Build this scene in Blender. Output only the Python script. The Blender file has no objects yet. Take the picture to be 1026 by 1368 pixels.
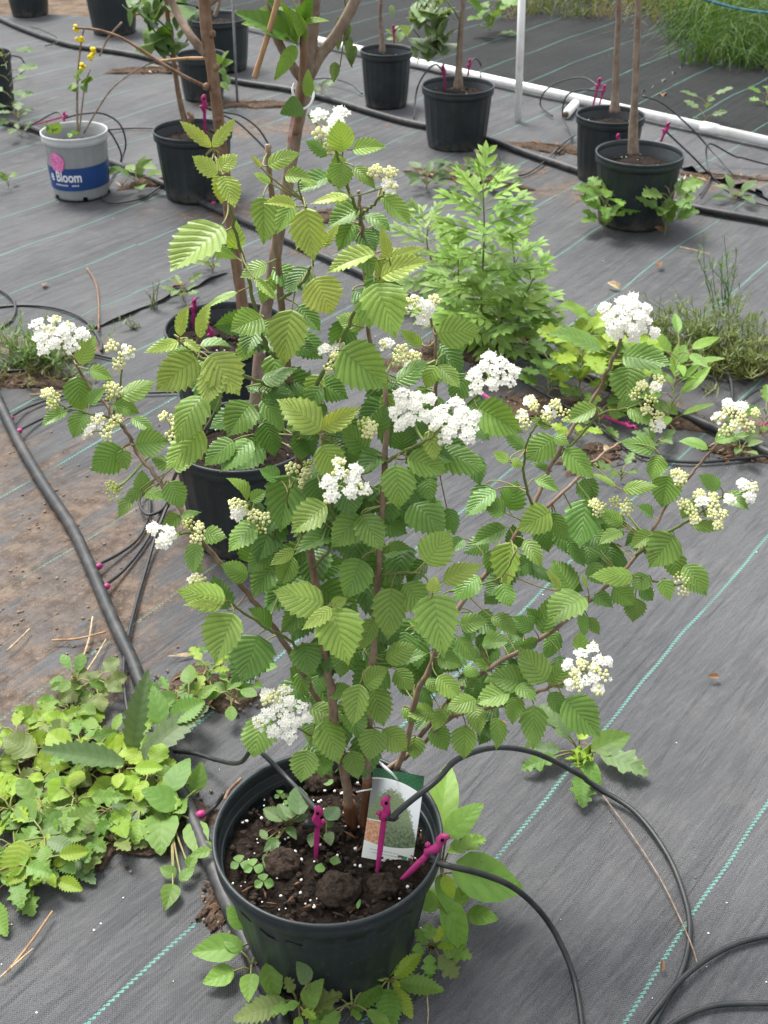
import bpy, math, random
import numpy as np

# ------------------------------------------------------------------ camera, sky, sun, exposure
scene = bpy.context.scene
FOC, PITCH, CAM_H = 1650.0, math.radians(33.0), 1.455
cam_data = bpy.data.cameras.new('camera')
cam = bpy.data.objects.new('camera', cam_data)
scene.collection.objects.link(cam)
cam_data.sensor_fit = 'VERTICAL'
cam_data.sensor_height = 36.0
cam_data.sensor_width = 27.0
cam_data.lens = FOC / 1368.0 * 36.0
cam_data.clip_start = 0.02
cam_data.clip_end = 500.0
cam.location = (0, 0, CAM_H)
cam.rotation_euler = (math.pi / 2 - PITCH, 0, 0)
scene.camera = cam
cam_data.dof.use_dof = True
cam_data.dof.focus_distance = 1.45
cam_data.dof.aperture_fstop = 16.0

SUN_EL, SUN_AZ = math.radians(62), math.radians(-35)     # azimuth from +Y towards +X
world = bpy.data.worlds.new('World')
scene.world = world
world.use_nodes = True
wn = world.node_tree
wn.nodes.clear()
w_out = wn.nodes.new('ShaderNodeOutputWorld')
w_bg = wn.nodes.new('ShaderNodeBackground')
w_sky = wn.nodes.new('ShaderNodeTexSky')
w_hs = wn.nodes.new('ShaderNodeHueSaturation')
w_sky.sky_type = 'NISHITA'
w_sky.sun_disc = False
w_sky.sun_elevation = SUN_EL
w_sky.sun_rotation = SUN_AZ
w_sky.air_density = 1.0
w_sky.dust_density = 4.0
w_hs.inputs['Saturation'].default_value = 0.22            # overcast: a nearly neutral sky
w_bg.inputs['Strength'].default_value = 0.14
wn.links.new(w_sky.outputs[0], w_hs.inputs['Color'])
wn.links.new(w_hs.outputs[0], w_bg.inputs[0])
wn.links.new(w_bg.outputs[0], w_out.inputs[0])

sun_data = bpy.data.lights.new('sun', 'SUN')
sun = bpy.data.objects.new('sun', sun_data)
scene.collection.objects.link(sun)
sun_data.energy = 1.75
sun_data.angle = math.radians(20)
sun_data.color = (1.0, 0.965, 0.90)
sun.rotation_euler = (math.pi / 2 - SUN_EL, 0, math.pi - SUN_AZ)

scene.view_settings.view_transform = 'Standard'
scene.view_settings.look = 'None'
scene.view_settings.gamma = 1.0
scene.view_settings.use_curve_mapping = False
scene.view_settings.exposure = 1.28
scene.cycles.max_bounces = 8
scene.cycles.transparent_max_bounces = 8
scene.cycles.use_denoising = True

# ------------------------------------------------------------------ helpers
rng = random.Random(11)
COL = scene.collection
CAM = np.array([0, 0, CAM_H])
FWD = np.array([0, math.cos(PITCH), -math.sin(PITCH)])
UPV = np.array([0, math.sin(PITCH), math.cos(PITCH)])
RIGHT = np.array([1.0, 0, 0])

def ray(px, py):
    return FWD + RIGHT * (px - 513.0) / FOC - UPV * (py - 684.0) / FOC
def at(px, py, Y):                       # where a sight line meets the vertical plane at distance Y
    d = ray(px, py)
    return CAM + d * (Y / d[1])
def gnd(px, py, h=0.0):                  # where a sight line meets the level h
    d = ray(px, py)
    return CAM + d * ((h - CAM_H) / d[2])
def mm(P):                               # metres per photo pixel at P
    return float((np.asarray(P) - CAM) @ FWD) / FOC
def nz(v):
    v = np.asarray(v, float)
    return v / (np.linalg.norm(v) + 1e-12)
def rv(s=1.0):
    return np.array([rng.gauss(0, s), rng.gauss(0, s), rng.gauss(0, s)])

def tag(o, label=None, cat=None, group=None, kind=None):
    if label: o['label'] = label
    if cat: o['category'] = cat
    if group: o['group'] = group
    if kind: o['kind'] = kind
    return o
def empty(name, loc, label=None, cat=None, group=None):
    o = bpy.data.objects.new(name, None)
    o.empty_display_size = 0.02
    o.location = [float(v) for v in loc]
    COL.objects.link(o)
    return tag(o, label, cat, group)

class MB:
    """collects vertices and faces in world space; build() links them as one mesh object"""
    def __init__(s):
        s.v, s.f, s.m, s.a, s.n = [], [], [], [], 0
    def add(s, verts, faces, mi=0, attr=None):
        verts = np.asarray(verts, float)
        b = s.n
        s.v.append(verts)
        s.f.extend([[i + b for i in f] for f in faces])
        s.m.extend([mi] * len(faces))
        s.a.append(np.zeros(len(verts)) if attr is None else np.asarray(attr, float))
        s.n += len(verts)
        return s
    def build(s, name, mats, parent=None, smooth=True, color=None, attr=False, uv=None):
        V = np.concatenate(s.v)
        if parent is not None and 'flat_origin' not in parent:
            o_ = parent
            off = np.zeros(3)
            while o_ is not None:
                off += np.array(o_.location)
                o_ = o_.parent
            V = V - off
        me = bpy.data.meshes.new(name)
        me.from_pydata(V.tolist(), [], s.f)
        if not isinstance(mats, (list, tuple)): mats = [mats]
        for m in mats: me.materials.append(m)
        if len(mats) > 1: me.polygons.foreach_set('material_index', s.m)
        me.polygons.foreach_set('use_smooth', [smooth] * len(s.f))
        if attr:
            a = me.attributes.new('vein', 'FLOAT', 'POINT')
            A_ = np.concatenate([x if x.ndim == 2 else np.stack([x, np.full(len(x), .5)], 1) for x in s.a])
            a.data.foreach_set('value', A_[:, 0].copy())
            a = me.attributes.new('across', 'FLOAT', 'POINT')
            a.data.foreach_set('value', A_[:, 1].copy())
        if uv is not None:
            l = me.uv_layers.new(name='UVMap')
            for lp in me.loops: l.data[lp.index].uv = uv[lp.vertex_index]
        me.update()
        o = bpy.data.objects.new(name, me)
        COL.objects.link(o)
        if parent is not None: o.parent = parent
        if color is not None: o.color = (color[0], color[1], color[2], 1)
        return o

def catmull(P, per=6):
    P = [np.asarray(p, float) for p in P]
    if len(P) < 3: 
        return [P[0] + (P[-1] - P[0]) * t for t in np.linspace(0, 1, per + 1)]
    Q = [2 * P[0] - P[1]] + P + [2 * P[-1] - P[-2]]
    out = []
    for i in range(1, len(Q) - 2):
        a, b, c, d = Q[i - 1:i + 3]
        for k in range(per):
            t = k / per
            out.append(.5 * (2 * b + (c - a) * t + (2 * a - 5 * b + 4 * c - d) * t * t + (3 * b - a - 3 * c + d) * t ** 3))
    out.append(P[-1])
    return out

def tube(mb, pts, r, sides=8, mi=0, attr=None, bump=0.0, caps=True):
    """a round tube along pts; r is a number or one radius for each point"""
    pts = np.asarray(pts, float)
    n = len(pts)
    r = np.full(n, r) if np.isscalar(r) else np.interp(np.linspace(0, 1, n), np.linspace(0, 1, len(r)), r)
    T = np.gradient(pts, axis=0)
    T /= np.linalg.norm(T, axis=1)[:, None] + 1e-12
    ref = np.array([0, 0, 1.0]) if abs(T[0][2]) < .9 else np.array([1.0, 0, 0])
    u = nz(np.cross(T[0], ref))
    V = []
    for i in range(n):
        u = nz(u - T[i] * (u @ T[i]))
        w = np.cross(T[i], u)
        for k in range(sides):
            a = 2 * math.pi * k / sides
            rr = r[i] * (1 + (rng.uniform(-bump, bump) if bump else 0))
            V.append(pts[i] + (u * math.cos(a) + w * math.sin(a)) * rr)
    F = [[i * sides + k, i * sides + (k + 1) % sides, (i + 1) * sides + (k + 1) % sides, (i + 1) * sides + k]
         for i in range(n - 1) for k in range(sides)]
    if caps:
        F.append(list(range(sides - 1, -1, -1)))
        F.append([(n - 1) * sides + k for k in range(sides)])
    mb.add(V, F, mi, None if attr is None else np.full(len(V), attr))
    return mb

def lathe(mb, prof, c, seg=72, flute=None, mi=0, closed=False):
    """prof: list of (radius, height); flute(z, angle) -> added radius"""
    V, F = [], []
    for (r, z) in prof:
        for k in range(seg):
            a = 2 * math.pi * k / seg
            rr = r + (flute(z, a, r) if flute else 0)
            V.append((c[0] + rr * math.cos(a), c[1] + rr * math.sin(a), c[2] + z))
    for i in range(len(prof) - 1):
        for k in range(seg):
            F.append([i * seg + k, i * seg + (k + 1) % seg, (i + 1) * seg + (k + 1) % seg, (i + 1) * seg + k])
    if closed: F.append(list(range(seg - 1, -1, -1)))
    mb.add(V, F, mi)
    return mb

ICO = None
def ico():
    global ICO
    if ICO is None:
        p = (1 + 5 ** .5) / 2
        v = np.array([(-1, p, 0), (1, p, 0), (-1, -p, 0), (1, -p, 0), (0, -1, p), (0, 1, p), (0, -1, -p), (0, 1, -p), (p, 0, -1), (p, 0, 1), (-p, 0, -1), (-p, 0, 1)], float)
        v /= np.linalg.norm(v[0])
        f = [(0, 11, 5), (0, 5, 1), (0, 1, 7), (0, 7, 10), (0, 10, 11), (1, 5, 9), (5, 11, 4), (11, 10, 2), (10, 7, 6), (7, 1, 8), (3, 9, 4), (3, 4, 2), (3, 2, 6), (3, 6, 8), (3, 8, 9), (4, 9, 5), (2, 4, 11), (6, 2, 10), (8, 6, 7), (9, 8, 1)]
        ICO = (v, f)
    return ICO
def lump(mb, c, r, squash=(1, 1, 1), jit=.15, mi=0):
    v, f = ico()
    V = np.array([p * (1 + rng.uniform(-jit, jit)) for p in v]) * r * np.asarray(squash) + np.asarray(c)
    mb.add(V, f, mi)

# ------------------------------------------------------------------ materials
def new_mat(name):
    m = bpy.data.materials.new(name)
    m.use_nodes = True
    nt = m.node_tree
    nt.nodes.clear()
    out = nt.nodes.new('ShaderNodeOutputMaterial')
    b = nt.nodes.new('ShaderNodeBsdfPrincipled')
    nt.links.new(b.outputs[0], out.inputs[0])
    return m, nt, b, out
def N(nt, t, **kw):
    n = nt.nodes.new('ShaderNode' + t)
    for k, v in kw.items(): setattr(n, k, v)
    return n
def link(nt, a, b): nt.links.new(a, b)
def val(nt, s, v):
    if hasattr(v, 'is_output') or isinstance(v, bpy.types.NodeSocket): link(nt, v, s)
    else: s.default_value = v
def math_(nt, op, a, b=None, c=None, clamp=False):
    n = N(nt, 'Math', operation=op, use_clamp=clamp)
    val(nt, n.inputs[0], a)
    if b is not None: val(nt, n.inputs[1], b)
    if c is not None: val(nt, n.inputs[2], c)
    return n.outputs[0]
def mixc(nt, fac, a, b, blend='MIX'):
    n = N(nt, 'Mix', data_type='RGBA', blend_type=blend)
    val(nt, n.inputs['Factor'], fac)
    val(nt, n.inputs[6], a if not isinstance(a, tuple) else (*a, 1) if len(a) == 3 else a)
    val(nt, n.inputs[7], b if not isinstance(b, tuple) else (*b, 1) if len(b) == 3 else b)
    return n.outputs[2]
def noise(nt, vec, scale, detail=3, rough=.55, dist=0.0):
    n = N(nt, 'TexNoise')
    n.inputs['Scale'].default_value = scale
    n.inputs['Detail'].default_value = detail
    n.inputs['Roughness'].default_value = rough
    n.inputs['Distortion'].default_value = dist
    if vec is not None: link(nt, vec, n.inputs['Vector'])
    return n.outputs['Fac']
def ramp(nt, fac, lo, hi):
    n = N(nt, 'MapRange', interpolation_type='SMOOTHSTEP')
    val(nt, n.inputs[0], fac)
    n.inputs[1].default_value = lo
    n.inputs[2].default_value = hi
    return n.outputs[0]
def bump(nt, b, h, strength, dist, prev=None):
    n = N(nt, 'Bump')
    n.inputs['Strength'].default_value = strength
    n.inputs['Distance'].default_value = dist
    link(nt, h, n.inputs['Height'])
    if prev is not None: link(nt, prev, n.inputs['Normal'])
    link(nt, n.outputs[0], b.inputs['Normal'])
    return n.outputs[0]
def mapping(nt, vec, scale=(1, 1, 1), rot=0.0):
    n = N(nt, 'Mapping')
    n.inputs['Scale'].default_value = scale
    n.inputs['Rotation'].default_value = (0, 0, rot)
    link(nt, vec, n.inputs['Vector'])
    return n.outputs[0]

def simple(name, col, rough=.6, spec=.4, var=.25, scale=40, col2=None, bmp=0.0, bdist=.002, bscale=None, stretch=(1, 1, 1), dust=None):
    m, nt, b, out = new_mat(name)
    tc = N(nt, 'TexCoord').outputs['Object']
    v = mapping(nt, tc, stretch)
    f = noise(nt, v, scale, 4)
    c2 = col2 or tuple(c * (1 - var) for c in col)
    c1 = col if col2 else tuple(min(1, c * (1 + var)) for c in col)
    c = mixc(nt, ramp(nt, f, .3, .7), c1, c2)
    if dust:
        c = mixc(nt, math_(nt, 'MULTIPLY', ramp(nt, noise(nt, tc, dust[1], 5, .65), .42, .72), dust[2]), c, dust[0])
    link(nt, c, b.inputs['Base Color'])
    b.inputs['Roughness'].default_value = rough
    b.inputs['Specular IOR Level'].default_value = spec
    if bmp: bump(nt, b, noise(nt, v, bscale or scale, 4), bmp, bdist)
    return m

def leaf_mat(name, rough=.42, trans=.30, vein_mix=.35, crease_shade=(.40, .50, .42), quilt=0.0, spec=.35):
    """colour comes from the object's own colour; veins from the mesh"""
    m, nt, b, out = new_mat(name)
    oi = N(nt, 'ObjectInfo')
    at_ = N(nt, 'Attribute', attribute_name='vein')
    tc = N(nt, 'TexCoord').outputs['Object']
    geo = N(nt, 'NewGeometry')
    base = oi.outputs['Color']
    n1 = noise(nt, tc, 55, 3)
    base = mixc(nt, math_(nt, 'MULTIPLY', ramp(nt, n1, .35, .75), .35), base, mixc(nt, 1.0, base, (.62, .70, .55), 'MULTIPLY'))
    n2 = noise(nt, tc, 160, 2)
    base = mixc(nt, math_(nt, 'MULTIPLY', ramp(nt, n2, .5, .8), .25), base, mixc(nt, 1.0, base, (1.5, 1.35, 1.2), 'MULTIPLY'))
    ac = N(nt, 'Attribute', attribute_name='across')
    ph = math_(nt, 'ADD', at_.outputs['Fac'], .5)
    dv = math_(nt, 'MULTIPLY', math_(nt, 'ABSOLUTE', math_(nt, 'SUBTRACT', math_(nt, 'FRACT', ph), .5)), 2.0)      # 0 on a side vein, 1 midway
    line = math_(nt, 'SUBTRACT', 1.0, ramp(nt, dv, .04, .42))
    rib = math_(nt, 'SUBTRACT', 1.0, ramp(nt, ac.outputs['Fac'], .01, .10))
    vf = math_(nt, 'MULTIPLY', math_(nt, 'MAXIMUM', line, math_(nt, 'MULTIPLY', rib, .6)), vein_mix)
    base = mixc(nt, math_(nt, 'MULTIPLY', ramp(nt, dv, .45, 1.0), vein_mix * .4), base, mixc(nt, 1.0, base, (1.35, 1.28, 1.1), 'MULTIPLY'))  # raised blade between veins painted lighter, as if catching more light
    base = mixc(nt, vf, base, mixc(nt, 1.0, base, crease_shade, 'MULTIPLY'))  # shade in the vein creases is put into the leaf colour
    net = N(nt, 'TexVoronoi', feature='DISTANCE_TO_EDGE'); net.inputs['Scale'].default_value = 330
    link(nt, tc, net.inputs['Vector'])
    base = mixc(nt, math_(nt, 'MULTIPLY', math_(nt, 'SUBTRACT', 1.0, ramp(nt, net.outputs['Distance'], .02, .16)), .22), base, mixc(nt, 1.0, base, (.6, .66, .6), 'MULTIPLY'))
    sick = math_(nt, 'MULTIPLY', math_(nt, 'GREATER_THAN', oi.outputs['Random'], .72), ramp(nt, noise(nt, tc, 75, 4, .7), .66, .74))
    base = mixc(nt, math_(nt, 'MULTIPLY', sick, .65), base, (.15, .095, .03))      # a few leaves carry brown spots
    back = mixc(nt, .35, base, (.17, .26, .11))
    col = mixc(nt, geo.outputs['Backfacing'], base, back)
    link(nt, col, b.inputs['Base Color'])
    b.inputs['Roughness'].default_value = rough
    b.inputs['Specular IOR Level'].default_value = spec
    hh = math_(nt, 'SUBTRACT', math_(nt, 'POWER', dv, .7), math_(nt, 'MULTIPLY', rib, .5))
    k1 = bump(nt, b, hh, min(1, vein_mix * .9), .0011)
    bump(nt, b, noise(nt, tc, 420, 3), .25, .0012, k1)
    tr = N(nt, 'BsdfTranslucent')
    link(nt, mixc(nt, 1.0, col, (1.35, 1.25, .6), 'MULTIPLY'), tr.inputs[0])
    mx = N(nt, 'MixShader')
    mx.inputs[0].default_value = trans
    link(nt, b.outputs[0], mx.inputs[1])
    link(nt, tr.outputs[0], mx.inputs[2])
    link(nt, mx.outputs[0], out.inputs[0])
    return m

STRIPE_A, STRIPE_P, STRIPE_0 = math.radians(54), .285, .045
def fabric_mat(name='woven_ground_fabric', c1=(.076, .078, .082), c2=(.116, .118, .121), dust=.26, mudamt=.85, gain=1.0):
    m, nt, b, out = new_mat(name)
    tc = N(nt, 'TexCoord').outputs['Object']
    uvv = mapping(nt, tc, (1, 1, 1), -STRIPE_A)
    sep = N(nt, 'SeparateXYZ')
    link(nt, uvv, sep.inputs[0])
    u, v = sep.outputs[0], sep.outputs[1]
    big = noise(nt, tc, 1.7, 5, .6)
    mid = noise(nt, tc, 9.0, 5, .65)
    streak = noise(nt, mapping(nt, uvv, (2.6, 34, 1)), 1.0, 5, .58, .8)
    fine = noise(nt, mapping(nt, mapping(nt, tc, (1, 1, 1), -STRIPE_A + .16), (16, 135, 1)), 1.0, 4, .62)
    speck = noise(nt, tc, 300, 2, .7)
    c = mixc(nt, ramp(nt, big, .3, .7), c1, c2)
    c = mixc(nt, math_(nt, 'MULTIPLY', ramp(nt, streak, .44, .72), .42), c, (.040, .042, .047))
    c = mixc(nt, math_(nt, 'MULTIPLY', ramp(nt, fine, .42, .70), .30), c, (.160, .160, .163))
    c = mixc(nt, math_(nt, 'MULTIPLY', ramp(nt, speck, .48, .75), .36), c, (.036, .037, .040))
    # older, more weathered far sheets are a little paler; pale dried-mud bloom
    c = mixc(nt, math_(nt, 'MULTIPLY', ramp(nt, mid, .52, .78), dust), c, (.20, .192, .182))
    if gain != 1.0: c = mixc(nt, 1.0, c, (gain, gain * 1.03, gain * 1.02), 'MULTIPLY')
    # woven tracer stripes
    wob = math_(nt, 'MULTIPLY', math_(nt, 'SUBTRACT', noise(nt, tc, 1.6, 2), .5), .05)
    vv = math_(nt, 'ADD', v, wob)
    vm = math_(nt, 'SUBTRACT', math_(nt, 'FLOORED_MODULO', math_(nt, 'ADD', vv, STRIPE_P / 2 - STRIPE_0), STRIPE_P), STRIPE_P / 2)
    zig = math_(nt, 'MULTIPLY', math_(nt, 'SINE', math_(nt, 'MULTIPLY', u, 2 * math.pi / .0085)), .0011)
    st = math_(nt, 'LESS_THAN', math_(nt, 'ABSOLUTE', math_(nt, 'ADD', vm, zig)), .0024)
    dash = math_(nt, 'GREATER_THAN', math_(nt, 'SINE', math_(nt, 'ADD', math_(nt, 'MULTIPLY', u, 2 * math.pi / .0085), math_(nt, 'MULTIPLY', vm, 700))), -.55)
    wear = ramp(nt, noise(nt, tc, 6, 4), .28, .5)
    st = math_(nt, 'MULTIPLY', math_(nt, 'MULTIPLY', st, dash), math_(nt, 'ADD', math_(nt, 'MULTIPLY', wear, .6), .35))
    c = mixc(nt, math_(nt, 'MULTIPLY', st, .8), c, (.14, .36, .30))
    # brown dried mud washed over the cloth (a stain with a shape of its own, left of the hose and along the beds)
    def blob(x, y, rx, ry):
        vs = N(nt, 'VectorMath', operation='SUBTRACT')
        link(nt, tc, vs.inputs[0])
        vs.inputs[1].default_value = (x, y, 0)
        vm_ = N(nt, 'VectorMath', operation='MULTIPLY')
        link(nt, vs.outputs[0], vm_.inputs[0])
        vm_.inputs[1].default_value = (1 / rx, 1 / ry, 0)
        ln = N(nt, 'VectorMath', operation='LENGTH')
        link(nt, vm_.outputs[0], ln.inputs[0])
        return math_(nt, 'SUBTRACT', 1.0, ln.outputs['Value'])
    mask = None
    for args in MUD:
        bl = blob(*args)
        mask = bl if mask is None else math_(nt, 'MAXIMUM', mask, bl)
    mstreak = noise(nt, mapping(nt, uvv, (3.2, 15, 1)), 1.0, 6, .68, .6)
    mk = math_(nt, 'ADD', mask, math_(nt, 'MULTIPLY', math_(nt, 'SUBTRACT', mstreak, .53), 3.3))
    mf = math_(nt, 'MULTIPLY', ramp(nt, mk, .12, .60), math_(nt, 'ADD', .45, math_(nt, 'MULTIPLY', ramp(nt, noise(nt, tc, 7, 5, .7), .35, .62), .55)))
    mudc = mixc(nt, ramp(nt, noise(nt, tc, 26, 5, .7), .35, .68), (.185, .135, .098), (.068, .043, .030))
    mudc = mixc(nt, math_(nt, 'MULTIPLY', ramp(nt, noise(nt, tc, 120, 3), .55, .75), .6), mudc, (.30, .25, .20))
    c = mixc(nt, math_(nt, 'MULTIPLY', mf, mudamt), c, mudc)
    # white grit
    vo = N(nt, 'TexVoronoi', feature='F1')
    vo.inputs['Scale'].default_value = 26
    vo.inputs['Randomness'].default_value = 1.0
    link(nt, tc, vo.inputs['Vector'])
    gsep = N(nt, 'SeparateColor')
    link(nt, vo.outputs['Color'], gsep.inputs[0])
    gr = math_(nt, 'MULTIPLY', math_(nt, 'LESS_THAN', vo.outputs['Distance'], .045), math_(nt, 'GREATER_THAN', gsep.outputs[0], .95))
    c = mixc(nt, gr, c, (.62, .60, .56))
    link(nt, c, b.inputs['Base Color'])
    b.inputs['Roughness'].default_value = .72
    b.inputs['Specular IOR Level'].default_value = .10
    n1 = bump(nt, b, streak, .6, .014)
    n2 = bump(nt, b, fine, .42, .0035, n1)
    wv = math_(nt, 'MULTIPLY', math_(nt, 'SINE', math_(nt, 'MULTIPLY', u, 2 * math.pi / .0042)), math_(nt, 'SINE', math_(nt, 'MULTIPLY', v, 2 * math.pi / .0042)))
    n3 = bump(nt, b, wv, .5, .0010, n2)
    return m

MUD = [(-.66, 2.05, .40, .62), (-1.0, 2.3, .5, .6), (-.40, 2.30, .20, .34), (-.60, 1.62, .26, .2),
       (.55, 2.75, .36, .14), (.95, 2.62, .25, .13), (.35, 4.55, .4, .16), (.8, 4.35, .4, .14), (1.35, 4.45, .4, .14), (-.5, 5.15, .6, .16), (-.5, 4.15, .35, .12), (.0, 3.75, .4, .12), (-.95, 3.05, .35, .10)]

def soil_mat(name, a, b_, scale=45):
    m, nt, b, out = new_mat(name)
    tc = N(nt, 'TexCoord').outputs['Object']
    n1 = noise(nt, tc, scale, 6, .7)
    c = mixc(nt, ramp(nt, n1, .35, .68), a, b_)
    n2 = noise(nt, tc, scale * 6, 3, .6)
    c = mixc(nt, math_(nt, 'MULTIPLY', ramp(nt, n2, .55, .75), .5), c, tuple(min(1, 2.1 * x) for x in b_))
    link(nt, c, b.inputs['Base Color'])
    b.inputs['Roughness'].default_value = .9
    b.inputs['Specular IOR Level'].default_value = .15
    k = bump(nt, b, n1, .9, .008)
    bump(nt, b, n2, .7, .002, k)
    return m

def pot_mat():
    m, nt, b, out = new_mat('black_pot_plastic')
    tc0 = N(nt, 'TexCoord').outputs['Object']
    oi = N(nt, 'ObjectInfo')
    ad = N(nt, 'VectorMath', operation='ADD')
    cb = N(nt, 'CombineXYZ')
    for k in range(3): link(nt, math_(nt, 'MULTIPLY', oi.outputs['Random'], 17.0 + 9 * k), cb.inputs[k])
    link(nt, tc0, ad.inputs[0]); link(nt, cb.outputs[0], ad.inputs[1])
    tc = ad.outputs[0]
    n1 = noise(nt, tc, 14, 5, .65)
    drip = noise(nt, mapping(nt, tc, (26, 26, 2.2)), 1.0, 4, .6)
    c = mixc(nt, ramp(nt, n1, .3, .75), (.010, .0155, .018), (.018, .027, .030))
    c = mixc(nt, math_(nt, 'MULTIPLY', ramp(nt, drip, .56, .78), .42), c, (.022, .050, .030))
    c = mixc(nt, math_(nt, 'MULTIPLY', ramp(nt, noise(nt, tc, 70, 5, .75), .56, .76), .50), c, (.13, .122, .108))
    sp_ = N(nt, 'SeparateXYZ'); link(nt, tc0, sp_.inputs[0])
    low = math_(nt, 'MULTIPLY', math_(nt, 'SUBTRACT', 1.0, ramp(nt, sp_.outputs[2], .0, .07)), ramp(nt, noise(nt, tc, 30, 5, .7), .40, .62))
    c = mixc(nt, math_(nt, 'MULTIPLY', low, .6), c, (.14, .115, .09))      # splashed mud near the foot
    link(nt, c, b.inputs['Base Color'])
    link(nt, math_(nt, 'ADD', math_(nt, 'MULTIPLY', n1, .25), .30), b.inputs['Roughness'])
    b.inputs['Specular IOR Level'].default_value = .5
    bump(nt, b, noise(nt, tc, 130, 3), .10, .001)
    return m

M = {}
M['fabric'] = fabric_mat()
M['fabric_dark'] = fabric_mat('newer_dark_ground_fabric', dust=.14, mudamt=.25, gain=.24)
M['earth'] = soil_mat('bare_earth', (.16, .115, .08), (.07, .05, .035), 12)
M['potting'] = soil_mat('potting_soil', (.038, .027, .020), (.008, .006, .005), 110)
M['clod'] = soil_mat('dry_soil_clod', (.085, .062, .047), (.026, .019, .0145), 190)
M['mud'] = soil_mat('dry_mud', (.15, .105, .075), (.045, .030, .022), 140)
M['pot'] = pot_mat()
M['hose'] = simple('black_hose', (.020, .022, .024), .50, .4, .3, 60, bmp=.2, bdist=.001, dust=((.12, .11, .098), 26, .40))
M['tube'] = simple('black_drip_tube', (.017, .021, .021), .44, .42, .3, 80, dust=((.10, .095, .088), 40, .3))
M['magenta'] = simple('magenta_plastic', (.40, .022, .160), .46, .4, .25, 60, bmp=.1, bdist=.0008, dust=((.18, .03, .07), 160, .6))
M['pvc'] = simple('white_pvc', (.84, .84, .82), .35, .5, .06, 20, dust=((.48, .44, .37), 18, .5))
M['bark_grey'] = simple('grey_brown_bark', (.27, .205, .155), .8, .25, .3, 60, col2=(.15, .105, .076), bmp=.5, bdist=.004, stretch=(1, 1, .25), dust=((.34, .29, .23), 50, .5))
M['bark_red'] = simple('reddish_bark', (.235, .145, .088), .75, .25, .3, 50, col2=(.12, .068, .042), bmp=.5, bdist=.004, stretch=(1, 1, .2), dust=((.30, .23, .165), 45, .5))
M['bark_shrub'] = simple('shrub_bark', (.27, .195, .135), .7, .3, .3, 90, col2=(.155, .095, .062), bmp=.35, bdist=.002, stretch=(1, 1, .2), dust=((.32, .26, .2), 80, .5))
M['bark_wet'] = simple('damp_rusty_bark', (.17, .075, .035), .5, .4, .3, 80, col2=(.085, .038, .018), bmp=.3, bdist=.002, stretch=(1, 1, .2))
M['stem_green'] = simple('green_shoot', (.125, .20, .045), .5, .35, .25, 60, col2=(.15, .14, .055))
M['tan_wood'] = simple('peeled_tan_wood', (.42, .27, .14), .7, .25, .3, 60, col2=(.26, .15, .075), bmp=.4, bdist=.002, stretch=(1, 1, .15))
M['dead'] = simple('dead_leaf_brown', (.26, .145, .075), .8, .2, .4, 70, col2=(.14, .075, .04), bmp=.3, bdist=.002)
M['straw'] = simple('straw', (.40, .31, .19), .8, .2, .3, 80)
M['leaf'] = leaf_mat('viburnum_leaf', .40, .30, .50, spec=.5)
M['weed'] = leaf_mat('weed_leaf', .5, .28, .30, (.6, .7, .55))
M['petiole'] = simple('petiole_green', (.20, .26, .075), .5, .3, .25, 80, col2=(.22, .15, .07))
M['petal'] = simple('white_petal', (.89, .88, .81), .6, .2, .02, 90)
_nt = M['petal'].node_tree
_b = [n for n in _nt.nodes if n.type == 'BSDF_PRINCIPLED'][0]
_o = [n for n in _nt.nodes if n.type == 'OUTPUT_MATERIAL'][0]
_t = _nt.nodes.new('ShaderNodeBsdfTranslucent'); _t.inputs[0].default_value = (.90, .90, .84, 1)
_m = _nt.nodes.new('ShaderNodeMixShader'); _m.inputs[0].default_value = .35
_nt.links.new(_b.outputs[0], _m.inputs[1]); _nt.links.new(_t.outputs[0], _m.inputs[2]); _nt.links.new(_m.outputs[0], _o.inputs[0])
M['budcream'] = simple('cream_bud', (.74, .73, .42), .6, .2, .15, 200, col2=(.60, .62, .28))
M['budyellow'] = simple('yellow_green_bud', (.50, .53, .16), .6, .2, .2, 200, col2=(.36, .43, .11))
M['raystalk'] = simple('flower_stalk', (.26, .34, .10), .5, .3, .2, 80)
M['perlite'] = simple('perlite', (.78, .77, .73), .8, .2, .1, 60)
M['pebble'] = simple('pebble', (.26, .20, .145), .8, .3, .35, 30, col2=(.13, .085, .055))
M['greypot'] = simple('grey_pot_plastic', (.27, .285, .285), .42, .45, .08, 12, dust=((.34, .33, .31), 20, .4))
M['greyrim'] = simple('pale_pot_rim', (.47, .48, .47), .4, .45, .08, 20)
M['bluepaint'] = simple('blue_print', (.012, .055, .205), .42, .45, .12, 14)
M['pinkprint'] = simple('pink_print', (.72, .16, .42), .45, .4, .1, 60)
M['palepink'] = simple('pale_pink_print', (.85, .50, .66), .45, .4, .05, 60)
M['whiteprint'] = simple('white_print', (.80, .82, .84), .5, .4, .04, 60)
M['yellowflower'] = simple('yellow_petal', (.80, .62, .02), .6, .2, .15, 90)
M['metal'] = simple('grey_metal_rod', (.16, .17, .17), .5, .5, .2, 60)
M['rope'] = simple('blue_rope', (.02, .12, .22), .6, .3, .3, 300, bmp=.5, bdist=.002)
M['grass'] = leaf_mat('grass_blade', .55, .3, .0)
M['tape'] = simple('red_label_strip', (.42, .14, .12), .5, .4, .2, 40, col2=(.62, .5, .47))
M['white_tie'] = simple('white_plastic_tie', (.78, .80, .80), .4, .4, .04, 40)
M['darkhole'] = simple('dark_opening', (.006, .006, .006), .9, .1, .1, 30)

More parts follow.
